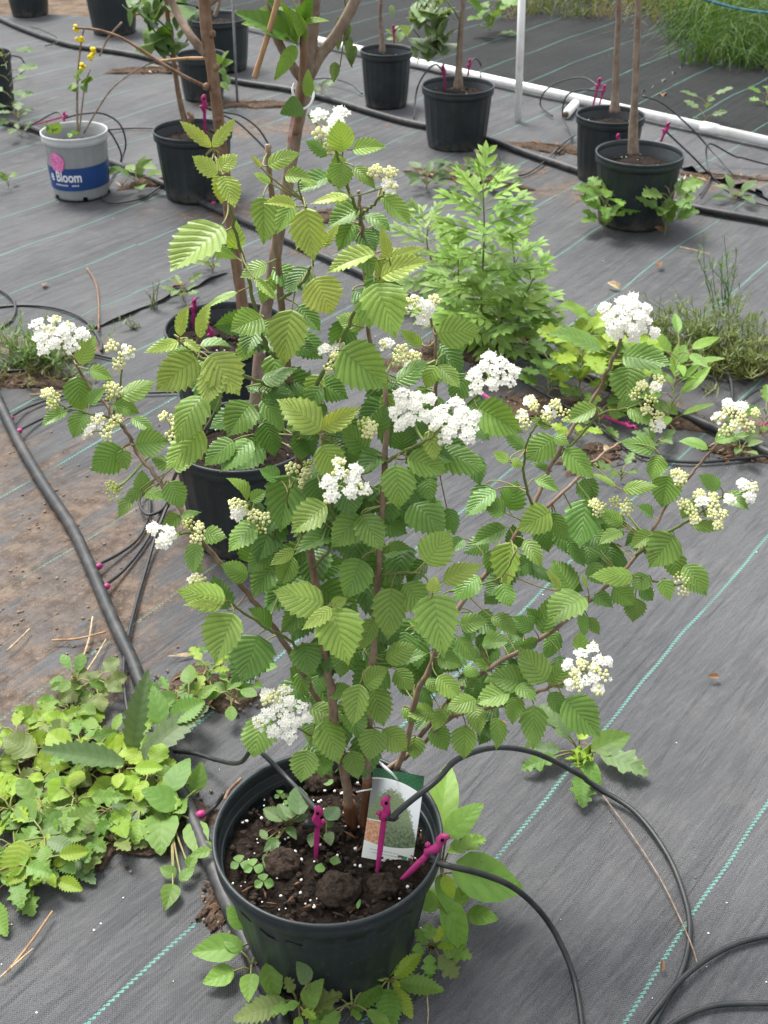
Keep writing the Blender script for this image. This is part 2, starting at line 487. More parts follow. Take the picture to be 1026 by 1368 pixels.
# ------------------------------------------------------------------ the setting
def uv2xy(u, v):
    c, s = math.cos(STRIPE_A), math.sin(STRIPE_A)
    return u * c - v * s, u * s + v * c
PH = [(rng.uniform(0, 6.28), rng.uniform(0, 6.28), rng.uniform(-1, 1), rng.uniform(-1, 1), k) for k in (1.3, 2.1, 3.4, 5.2, 8.5, 13.0) for _ in range(2)]
def relief(x, y):
    z = 0.0
    for (a, b, dx, dy, k) in PH:
        z = z + np.sin(k * (dx * x + (1 - abs(dx)) * y) * 2.2 + a) * .0020 / (k ** .55)
    return z

mb = MB()
mb.add([(-200, -60, -.05), (200, -60, -.05), (200, 340, -.05), (-200, 340, -.05)], [[0, 1, 2, 3]])
tag(mb.build('ground', M['earth'], smooth=False), kind='structure', label='bare brown earth around and under the ground cloth')

nx, ny = 150, 170
xs = np.linspace(-3.2, 3.6, nx)
ys = np.linspace(.15, 7.35, ny)
X, Yg = np.meshgrid(xs, ys)
edge = np.sin(xs * 2.3) * .05 + np.sin(xs * 6.1 + 1) * .025
Yg = Yg.copy()
Yg[-1] += edge
Z = relief(X, Yg)
mb = MB()
mb.add(np.stack([X, Yg, Z], -1).reshape(-1, 3), [[j * nx + i, j * nx + i + 1, (j + 1) * nx + i + 1, (j + 1) * nx + i] for j in range(ny - 1) for i in range(nx - 1)])
tag(mb.build('ground_cloth', M['fabric']), kind='structure', label='grey woven ground cloth with pale green stripes')

def sheet(name, label, edge_pts, back_pts, lift, n=26, m=8):
    """an overlapping sheet of cloth: its near edge is lifted a little, its far edge lies down"""
    E_ = catmull(edge_pts, 8); B_ = catmull(back_pts, 8)
    E_ = np.array([E_[int(t * (len(E_) - 1))] for t in np.linspace(0, 1, n)])
    B_ = np.array([B_[int(t * (len(B_) - 1))] for t in np.linspace(0, 1, n)])
    V = []
    for j in range(m):
        t = j / (m - 1)
        for i in range(n):
            p = E_[i] * (1 - t) + B_[i] * t
            z = relief(p[0], p[1]) + .004 + lift * (1 - t) ** 4 * (.6 + .4 * math.sin(i * 1.7)) 
            if t == 1: z -= .014
            V.append((p[0] + (rng.uniform(-.008, .008) if j == 0 else 0), p[1] + (rng.uniform(-.008, .008) if j == 0 else 0), z))
    F = [[j * n + i, j * n + i + 1, (j + 1) * n + i + 1, (j + 1) * n + i] for j in range(m - 1) for i in range(n - 1)]
    o = MB().add(V, F).build(name, M['fabric'])
    return tag(o, label, kind='structure')
def e3(P): return [np.array([p[0], p[1], 0.0]) for p in P]
sheet('ground_cloth_overlap', 'overlapping edge of grey ground cloth with dry litter beside it',
      e3([uv2xy(u, 2.50 + .012 * math.sin(u * 4)) for u in np.linspace(1.5, 2.62, 8)]), e3([uv2xy(u, 3.25) for u in np.linspace(1.5, 2.62, 8)]), .010)
sheet('ground_cloth_flap', 'lifted pale edge of ground cloth beside the white pipe',
      [gnd(900, 222), gnd(935, 236), gnd(975, 250), gnd(1010, 262), gnd(1060, 280)], [gnd(915, 200), gnd(945, 210), gnd(985, 222), gnd(1020, 232), gnd(1070, 248)], .026)
sheet('ground_cloth_flap', 'torn dark edge of ground cloth by the long grass',
      [gnd(858, 130), gnd(880, 119), gnd(902, 103), gnd(918, 92), gnd(936, 84)], [gnd(830, 105), gnd(850, 92), gnd(870, 78), gnd(885, 65), gnd(905, 58)], .022)

o = sheet('ground_cloth_dark', 'newer dark green grey ground cloth beyond the white pipe',
      [gnd(-40, -62), gnd(300, 22), gnd(560, 90), gnd(770, 131), gnd(900, 159), gnd(1026, 187), gnd(1300, 245)], [gnd(300, -150)*[1,1,0], gnd(450, -60), gnd(620, -20), gnd(800, 0), gnd(960, 25), gnd(1100, 50), gnd(1330, 120)], .002, n=40, m=14)
o.data.materials[0] = M['fabric_dark']
for v_ in o.data.vertices: v_.co.z += .014

# low heaps of washed-in dirt where weeds have rooted
def dirt(name, label, c, rx, ry, h, rot=0.0, seed=0, mat='mud', grit=90):
    r2 = random.Random(seed)
    V, F = [], []
    rings, seg = 8, 44
    ph = [r2.uniform(0, 6.28) for _ in range(4)]
    for i in range(rings + 1):
        t = i / rings
        for k in range(seg):
            a = 2 * math.pi * k / seg
            w = 1 + .25 * math.sin(2 * a + ph[0]) + .18 * math.sin(5 * a + ph[1]) + .12 * math.sin(9 * a + ph[2]) + r2.uniform(-.16, .16) * (t > .5)
            x, y = rx * t * w * math.cos(a), ry * t * w * math.sin(a)
            x, y = x * math.cos(rot) - y * math.sin(rot), x * math.sin(rot) + y * math.cos(rot)
            z = h * (1 - t ** 2) * r2.uniform(.2, 1.15) + .004 * (1 - t) 
            X_, Y_ = c[0] + x, c[1] + y
            V.append((X_, Y_, relief(X_, Y_) + (z if t < 1 else -.008) + .004 * (t < 1)))
    for i in range(rings):
        for k in range(seg):
            F.append([i * seg + k, i * seg + (k + 1) % seg, (i + 1) * seg + (k + 1) % seg, (i + 1) * seg + k])
    m_ = MB().add(V, F)
    for _ in range(grit):
        a, t = r2.uniform(0, 6.28), r2.random() ** .5 * 1.25
        X_, Y_ = c[0] + rx * t * math.cos(a), c[1] + ry * t * math.sin(a)
        lump(m_, (X_, Y_, relief(X_, Y_) + .004 + (h * .6 * max(0, 1 - t * t))), r2.uniform(.001, .0042), (1, 1, .6), .35, r2.randint(0, 1))
    o = m_.build(name, [M[mat], M['pebble']])
    return tag(o, label, kind='stuff', cat='soil')
DIRT = [((300, 1190), .026, .07, .008, 'dirt washed along the hose beside the front pot'), 
        ((120, 1070), .16, .13, .008, 'dirt below the bright green weed patch'), ((275, 925), .09, .06, .008, 'dirt behind the front pot'),
        ((715, 545), .12, .06, .010, 'dirt beside the middle hose'), ((890, 560), .08, .05, .010, 'dirt at the upright weed'), ((960, 480), .14, .08, .010, 'dirt under the dull feathery weeds'),
        ((640, 465), .17, .08, .010, 'dirt at the foot of the tall feathery weed'), ((620, 240), .20, .06, .010, 'dirt at the foot of the far pot'), ((990, 605), .08, .04, .008, 'dirt by the drip tube at the right edge'),
        ((740, 200), .18, .06, .012, 'dirt with dry leaves along the far hose'), ((340, 140), .22, .06, .010, 'litter beside the far hose behind the reddish trunk'), ((210, 245), .12, .05, .010, 'dirt beside the printed pot'),
        ((200, 95), .2, .06, .014, 'litter heap in the back row'), ((40, 510), .14, .05, .008, 'litter at the left edge'), ((790, 610), .10, .04, .008, 'crumbly dirt behind the right branches'),
        ((970, 240), .16, .03, .010, 'dirt under the lifted cloth'), ((560, 480), .12, .07, .010, 'dirt behind the shrub'), ((430, 290), .16, .08, .010, 'dirt seen between the upper leaves')]
for i, (p, rx, ry, h, l) in enumerate(DIRT):
    dirt('dirt', l, gnd(*p), rx, ry, h, rng.uniform(-.6, .6), 40 + i)

# ------------------------------------------------------------------ pots
def make_pot(label, c, R=.148, h=.235, soil_z=.185, group='black nursery pots', name='plant_pot', body='pot', rim=None, grit=0, seg=84, base_r=.80):
    root = empty(name, (c[0], c[1], 0), label, 'plant pot', group)
    rb = R * base_r
    rs = lambda z: rb + (R * .955 - rb) * (z / h)
    prof = [(rb * .9, .004), (rb, .0045), (rb * 1.005, .012)]
    for z in np.linspace(.03, h - .034, 9): prof.append((rs(z), z))
    rimp = [(rs(h - .034), h - .0335), (R * .985, h - .029), (R * .992, h - .016), (R * .982, h - .013), (R * .994, h - .009), (R, h - .004), (R * .996, h), (R * .972, h), (R * .958, h - .004), (R * .950, h - .018)]
    inn = [(R * .950, h - .018), (R * .938, h - .020), (R * .934, h - .033), (R * .918, h - .035), (R * .912, h - .050), (R * .90, h - .052), (R * .885, soil_z - .03)]
    def fl(z, a, r):
        if z < .02 or z > h - .036: return 0
        return .0016 * (1 if math.cos(a * 22) > .35 else 0) * min(1, (z - .02) / .02)
    m_ = MB()
    lathe(m_, prof, (c[0], c[1], 0), 176 if seg > 80 else 88, fl)
    m_.build('body', M[body], root)
    m_ = MB()
    lathe(m_, rimp, (c[0], c[1], 0), seg)
    m_.build('rim', M[rim or body], root)
    m_ = MB()
    lathe(m_, inn, (c[0], c[1], 0), seg)
    m_.build('inner_wall', M[body], root)
    V, F = [], []
    rings, sg = 14, 56
    for i in range(rings + 1):
        t = i / rings
        for k in range(sg):
            a = 2 * math.pi * k / sg
            V.append((c[0] + R * .905 * t * math.cos(a), c[1] + R * .905 * t * math.sin(a),
                      soil_z + rng.uniform(-.004, .005) - .010 * max(0, t - .8) / .2 + .006 * math.sin(3 * a + 5 * t) * t))
    for i in range(rings):
        for k in range(sg): F.append([i * sg + k, i * sg + (k + 1) % sg, (i + 1) * sg + (k + 1) % sg, (i + 1) * sg + k])
    m_ = MB().add(V, F)
    so = m_.build('soil', M['potting'], root)
    if grit:
        g = MB()
        for _ in range(grit):
            a, t = rng.uniform(0, 6.28), rng.random() ** .5 * .86
            lump(g, (c[0] + R * t * math.cos(a), c[1] + R * t * math.sin(a), soil_z + .006), rng.uniform(.0015, .0055), (1, 1, .7), .4)
        o = g.build('soil_crumbs', M['clod'], root); o['kind'] = 'stuff'
        g = MB()
        for _ in range(grit // 3):
            a, t = rng.uniform(0, 6.28), rng.random() ** .5 * .88
            lump(g, (c[0] + R * t * math.cos(a), c[1] + R * t * math.sin(a), soil_z + .008), rng.uniform(.0010, .0027), (1, 1, .8), .3)
        o = g.build('perlite_grains', M['perlite'], root); o['kind'] = 'stuff'
    return root

HP, HF = .235, .212
FP = gnd(438, 1110, HF)[:2]
P_front = make_pot('large black pot in the foreground holding the white flowering shrub', FP, .153, HF, .166, grit=320, base_r=.745)
PB = gnd(323, 580, HP)[:2]
P_b = make_pot('black pot half hidden behind the shrub leaves, directly behind the front pot', PB, .146, HP, .195, grit=60)
PA = gnd(303, 435, HP)[:2]
P_a = make_pot('black pot behind the shrub with the reddish brown trunk', PA, .148, HP, .195, grit=60)
P257 = gnd(257, 172, HP)[:2]
make_pot('black pot right of the grey and blue printed pot', P257, .138, HP, .195, grit=40)
P515 = gnd(516, 66, HP)[:2]
make_pot('smallest looking black pot in the far row, under a thin grey stem', P515, .112, HP, .19, grit=30)
P612 = gnd(612, 113, HP)[:2]
make_pot('black pot in the far row left of the white post', P612, .142, HP, .195, grit=30)
P816 = gnd(816, 152, HP)[:2]
make_pot('black pot right of the white post, behind another pot', P816, .124, HP, .19, grit=30)
P855 = gnd(855, 203, HP)[:2]
make_pot('black pot at the right with leafy weeds round its base', P855, .145, HP, .185, grit=30)
P285 = gnd(292, 22, HP)[:2]
make_pot('black pot at the top behind the reddish trunk, taller of the two there', P285, .15, HP, .2, seg=64)
P262 = gnd(268, 72, .19)[:2]
make_pot('small black pot right behind the reddish trunk', P262, .108, .19, .155, seg=64)
make_pot('black pot cut off at the top left corner', gnd(34, 26)[:2] + np.array([0, .12]), .125, HP, .2, seg=64)
make_pot('black pot cut by the top edge, right of the corner pot', gnd(148, 50)[:2] + np.array([0, .12]), .14, HP, .2, seg=64)
make_pot('black pot cut off by the left edge', gnd(-18, 70, HP)[:2], .10, HP, .2, seg=64)

# grey pot with printed band
PW = gnd(98, 170, HP)[:2]
RW, HW = .116, .225
P_w = make_pot('pale grey pot with blue printed band and pink rose emblem', PW, RW, HW, .165, group=None, body='greypot', rim='greyrim', grit=20, base_r=.84)
P_w.pop('group', None)
def rwall(z): return RW * .84 + (RW * .955 - RW * .84) * (z / HW)
def wrap(a, z, out=.0026):               # a point on the pot's wall: angle (0 = towards the camera, + to the right) and height
    r = rwall(z) + out
    d0 = math.atan2(-PW[1], -PW[0])
    return np.array([PW[0] + r * math.cos(d0 + a), PW[1] + r * math.sin(d0 + a), z])
m_ = MB()
sg = 120
zs = np.linspace(.042, .122, 6)
V = [wrap(2 * math.pi * k / sg, z + .004 * math.sin(2 * math.pi * k / sg), .0022) for z in zs for k in range(sg)]
F = [[i * sg + k, i * sg + (k + 1) % sg, (i + 1) * sg + (k + 1) % sg, (i + 1) * sg + k] for i in range(5) for k in range(sg)]
m_.add(V, F); band = m_.build('printed_band', M['bluepaint'], P_w)
for a in (-1.05, .08, 1.2):
    q = wrap(a, .006, .0015)
    m_ = MB()
    m_.add([wrap(a - .09, .0045, .003), wrap(a + .09, .0045, .003), wrap(a + .07, .018, .003), wrap(a - .07, .018, .003)], [[0, 1, 2, 3]])
    m_.build('drain_hole', M['darkhole'], P_w)
# rose emblem: overlapping rounded petals drawn as raised print
def petal_disc(a0, z0, r, n=22, out=.0035, wob=.12, ph=0.0):
    V = [wrap(a0, z0, out)]
    for k in range(n):
        t = 2 * math.pi * k / n
        rr = r * (1 + wob * math.sin(5 * t + ph))
        V.append(wrap(a0 + rr * math.cos(t) / RW, z0 + rr * math.sin(t), out))
    return V, [[0, 1 + k, 1 + (k + 1) % n] for k in range(n)]
EA, EZ = -.74, .140
em = MB(); em.add(*petal_disc(EA, EZ, .034, wob=.07)); emo = em.build('rose_emblem', M['pinkprint'], P_w)
for (r_, ph, o_) in ((.027, .3, .004), (.019, 1.2, .0044), (.011, 2.2, .0048)):
    k_ = MB()
    for q in range(3):
        a0 = ph + q * 2.1
        pts = [wrap(EA + r_ * math.cos(t) / RW, EZ + r_ * math.sin(t), o_) for t in np.linspace(a0, a0 + 1.75, 12)]
        tube(k_, pts, .0011, 4)
    k_.build('petal_line', M['palepink'], emo)
def wrapped_text(body, a0, z0, size, mat, name):
    cu = bpy.data.curves.new('lettering', 'FONT')
    cu.body = body; cu.size = size; cu.offset = size * .022
    to = bpy.data.objects.new('lettering', cu); COL.objects.link(to)
    dg = bpy.context.evaluated_depsgraph_get()
    me = bpy.data.meshes.new_from_object(to.evaluated_get(dg))
    V = [wrap(a0 + v.co.x * .70 / rwall(z0), z0 + v.co.y, .0042) for v in me.vertices]
    F = [list(p.vertices) for p in me.polygons]
    bpy.data.objects.remove(to)
    return MB().add(V, F).build(name, M[mat], P_w, smooth=False)
wrapped_text('e Bloom', -1.12, .074, .050, 'whiteprint', 'lettering')
m_ = MB()
for k in range(14):
    a = -.92 + k * .062
    if k in (8, 9): continue
    m_.add([wrap(a, .058, .004), wrap(a + .036, .058, .004), wrap(a + .036, .0635, .004), wrap(a, .0635, .004)], [[0, 1, 2, 3]])
o = m_.build('small_print', M['whiteprint'], P_w, smooth=False); o['kind'] = 'stuff'

# ------------------------------------------------------------------ hoses, pipes
def hose(name, label, pts, r, mat, cat, group=None, sides=10, per=7):
    P = np.array(catmull(pts, per))
    lowz = P[:, 2] < .04
    P[lowz, 2] += relief(P[lowz, 0], P[lowz, 1]) + .003
    m_ = MB(); tube(m_, P, r, sides)
    o = m_.build(name, M[mat])
    return tag(o, label, cat, group)
def gl(L, h): return [gnd(p[0], p[1], h if len(p) < 3 else p[2]) for p in L]
hz = .013
H1 = gl([(-60, 470), (-15, 515), (5, 552), (28, 597), (58, 648), (95, 705), (122, 762), (150, 828), (178, 888), (200, 950), (238, 1050), (268, 1118), (300, 1195), (330, 1262), (362, 1330), (400, 1420)], hz)
hose('irrigation_hose', 'thick black hose curving past the left side of the front pot', H1, .0125, 'hose', 'hose', 'irrigation hoses', 12)
H2 = gl([(-60, 145), (0, 162), (50, 175), (145, 216), (230, 252), (325, 296), (450, 352), (580, 408), (700, 462), (790, 502), (890, 545), (958, 575), (1100, 640)], .012)
hose('irrigation_hose', 'black hose running under the shrub, just past the printed pot', H2, .0118, 'hose', 'hose', 'irrigation hoses', 10)
H3 = gl([(-60, -5), (0, 26), (45, 45), (100, 62), (190, 76), (300, 104), (400, 122), (513, 156), (575, 172), (650, 188), (720, 212), (790, 235), (850, 253), (920, 276), (1026, 297), (1120, 318)], .013)
hose('irrigation_hose', 'far black hose passing in front of the back row of pots', H3, .0135, 'hose', 'hose', 'irrigation hoses', 10)
PP = [gnd(300, 26, .03), gnd(1080, 201, .03)]
pl = MB(); tube(pl, [PP[0], PP[-1]], .0195, 18)
pipe = tag(pl.build('pvc_pipe', M['pvc']), 'long white plastic pipe lying on the ground behind the far pots', 'pipe')
for t in (.34, .875):
    a = PP[0] + (PP[-1] - PP[0]) * t; d = nz(PP[-1] - PP[0])
    k_ = MB(); tube(k_, [a - d * .035, a + d * .035], .0225, 18); k_.build('pipe_coupling', M['pvc'], pipe)
a = gnd(756, 153, .02)
m_ = MB(); tube(m_, [a, a + np.array([.06, .16, .003])], .019, 16)
ro = tag(m_.build('pvc_pipe', M['pvc']), 'short stub of white pipe with an open end near the far pots', 'pipe')
m_ = MB(); tube(m_, [a - np.array([.0008, .0022, 0]), a + np.array([.004, .01, 0])], .013, 14); m_.build('pipe_opening', M['pebble'], ro)
b0 = gnd(692, 163)
top = at(699, -60, b0[1])
m_ = MB(); tube(m_, [b0 - np.array([0, 0, .05]), b0 * .5 + top * .5, top], .0155, 14)
tag(m_.build('pvc_post', M['pvc']), 'upright white plastic post standing behind the far hose', 'post')
b0 = gnd(317, 140)
m_ = MB(); tube(m_, [b0 - np.array([0, 0, .05]), at(314, 70, b0[1]), at(309, -40, b0[1])], .0055, 8)
tag(m_.build('metal_stake', M['metal']), 'thin grey metal rod standing right of the reddish trunk', 'stake')
a, b = at(925, -6, 6.6), at(1060, 20, 6.3)
pts = catmull([a + (b - a) * t - np.array([0, 0, .02 * math.sin(math.pi * t)]) for t in np.linspace(-1.5, 1.3, 8)], 5)
m_ = MB(); tube(m_, pts, .007, 8)
tag(m_.build('rope', M['rope']), 'blue rope stretched across the long grass at top right', 'rope')

# ------------------------------------------------------------------ drip stakes and tubes
def make_stake(base, head, label, size=1.0, side=1.0, elbow=True, group='magenta drip stakes'):
    base, head = np.asarray(base, float), np.asarray(head, float)
    root = empty('drip_stake', base, label, 'drip stake', group)
    ax = nz(head - base)
    vw = nz(CAM - head)
    sx = nz(np.cross(ax, vw)); fz = np.cross(sx, ax)
    s = size
    m_ = MB(); V = []
    n = 5
    b_ = base - ax * .02
    for i in range(n):
        t = i / (n - 1)
        p = b_ + (head - b_) * t
        w, d = (.0016 + .0020 * min(1, t * 2)) * s, .0020 * s
        for (x, z) in ((-w, -d), (w, -d), (w, d * .4), (w * .35, d), (-w * .35, d), (-w, d * .4)):
            V.append(p + sx * x + fz * z)
    F = [[i * 6 + k, i * 6 + (k + 1) % 6, (i + 1) * 6 + (k + 1) % 6, (i + 1) * 6 + k] for i in range(n - 1) for k in range(6)]
    F.append(list(range(5, -1, -1)))
    m_.add(V, F); m_.build('blade', M['magenta'], root, smooth=False)
    m_ = MB(); prof = [(-.010, .0028, .0026), (-.006, .0050, .0038), (.002, .0064, .0042), (.008, .0046, .0036), (.014, .0058, .0042), (.021, .0054, .0040), (.026, .0036, .0030), (.0275, .0010, .0010)]
    V = []
    for (z, a, b) in prof:
        for k in range(12):
            t = 2 * math.pi * k / 12
            off = sx * (.0022 * s * math.sin(z * 260)) * side
            V.append(head + ax * z * s + off + sx * a * s * math.cos(t) + fz * b * s * math.sin(t))
    F = [[i * 12 + k, i * 12 + (k + 1) % 12, (i + 1) * 12 + (k + 1) % 12, (i + 1) * 12 + k] for i in range(len(prof) - 1) for k in range(12)]
    m_.add(V, F)
    lump(m_, head - sx * .0075 * s * side + ax * .001, .0040 * s, (1, 1, 1), .05)
    h = m_.build('head', M['magenta'], root)
    m_ = MB(); q = head + ax * .019 * s + fz * .0046 * s
    tube(m_, [q - fz * .002, q + fz * .0012], .0021 * s, 8); m_.build('outlet_hole', M['darkhole'], h)
    if elbow:
        m_ = MB(); q = head - ax * .004 * s + sx * .006 * s * side
        tube(m_, [q - sx * .004 * side * s, q + sx * .006 * side * s, q + sx * .009 * side * s + ax * .004 * s], .0042 * s, 8); m_.build('elbow', M['tube'], root)
    return root
def soil_pt(px, py, z=.19): return gnd(px, py, z)

S1 = make_stake(soil_pt(422, 1146, .168), at(424, 1098, soil_pt(422, 1146, .168)[1] + .004), 'magenta drip stake in the front pot near the small weeds, left of the tag', 1.0, -1)
s2b = soil_pt(504, 1164, .172)
S2 = make_stake(s2b, at(514, 1088, s2b[1] + .02), 'magenta drip stake in front of the printed plant tag', 1.05, 1)
s3b = soil_pt(540, 1172, .172)
S3 = make_stake(s3b, at(577, 1136, s3b[1] + .012), 'leaning magenta drip stake against the right rim of the front pot', 1.15, 1)
FAR = [((274, 178, .2), (273, 143), 'magenta drip stake in the pot right of the printed pot', 1.6), ((527, 66, .195), (526, 42), 'magenta drip stake beside the thin grey stem in the small looking far pot', 1.1),
       ((595, 120, .2), (593, 97), 'left magenta drip stake in the pot left of the white post', 1.2), ((624, 108, .2), (627, 88), 'right magenta drip stake in the pot left of the white post', 1.1),
       ((792, 142, .19), (799, 115), 'front magenta drip stake in the pot behind, right of the white post', 1.2), ((801, 139, .19), (806, 122), 'rear magenta drip stake in the pot behind, right of the white post', 1.0),
       ((826, 204, .19), (826, 190), 'short magenta drip stake left of the trunk in the right hand pot', 1.1), ((878, 200, .19), (889, 175), 'tilted magenta drip stake right of the trunk in the right hand pot', 1.2),
       ((86, 180, .17), (86, 158), 'thin magenta drip stake standing in the printed grey pot', .9), ((257, 432, .2), (259, 412), 'magenta drip stake by the rim of the pot with the reddish trunk', 1.0),
       ((292, 462, .2), (283, 446), 'magenta drip stake lower in the pot with the reddish trunk', 1.0)]
FS = []
for (b, h, l, s) in FAR:
    p = gnd(*b); FS.append((p, at(h[0], h[1], p[1])))
    make_stake(p, FS[-1][1], l, s, 1, False)
# stakes and magenta tags lying on the cloth
LYING = [((655, 440), (702, 452), 'magenta drip stake lying under the tall feathery weed'), ((775, 545), (838, 568), 'magenta drip stake lying on the dirt behind the right branch'), ((905, 478), (958, 480), 'magenta drip stake lying flat beside the dull feathery weeds'),
         ((905, 463), (942, 482), 'shorter magenta drip stake crossing another near the feathery weeds'), ((990, 580), (1036, 560), 'magenta drip stake lying at the right edge by the hose'), ((42, 168), (84, 156), 'magenta drip stake lying behind the printed pot'), ((620, 508), (664, 540), 'magenta drip stake lying on dirt beside the large white flowers')]
for (a, b, l) in LYING:
    make_stake(gnd(a[0], a[1], .014), gnd(b[0], b[1], .02), l, 1.0, 1, False)
# magenta barbed plugs in the hose
for (px, py, l) in ((13, 560, 'magenta plug in the hose nearest the left edge'), (24, 577, 'second magenta plug in the hose from the left edge'), (130, 758, 'upper of two magenta plugs mid way along the left hose'), (140, 785, 'lower of two magenta plugs mid way along the left hose'), (265, 1090, 'magenta plug in the hose beside the front pot'), (284, 272, 'magenta plug in the hose under the pot right of the printed pot')):
    p = gnd(px, py, .018)
    m_ = MB(); d = nz(np.array([.8, .35, .35]))
    tube(m_, [p - d * .012, p - d * .004, p, p + d * .006, p + d * .011], [.003, .005, .0068, .0066, .0035], 10)
    tag(m_.build('hose_plug', M['magenta']), l, 'hose plug', 'magenta plugs along the hoses')

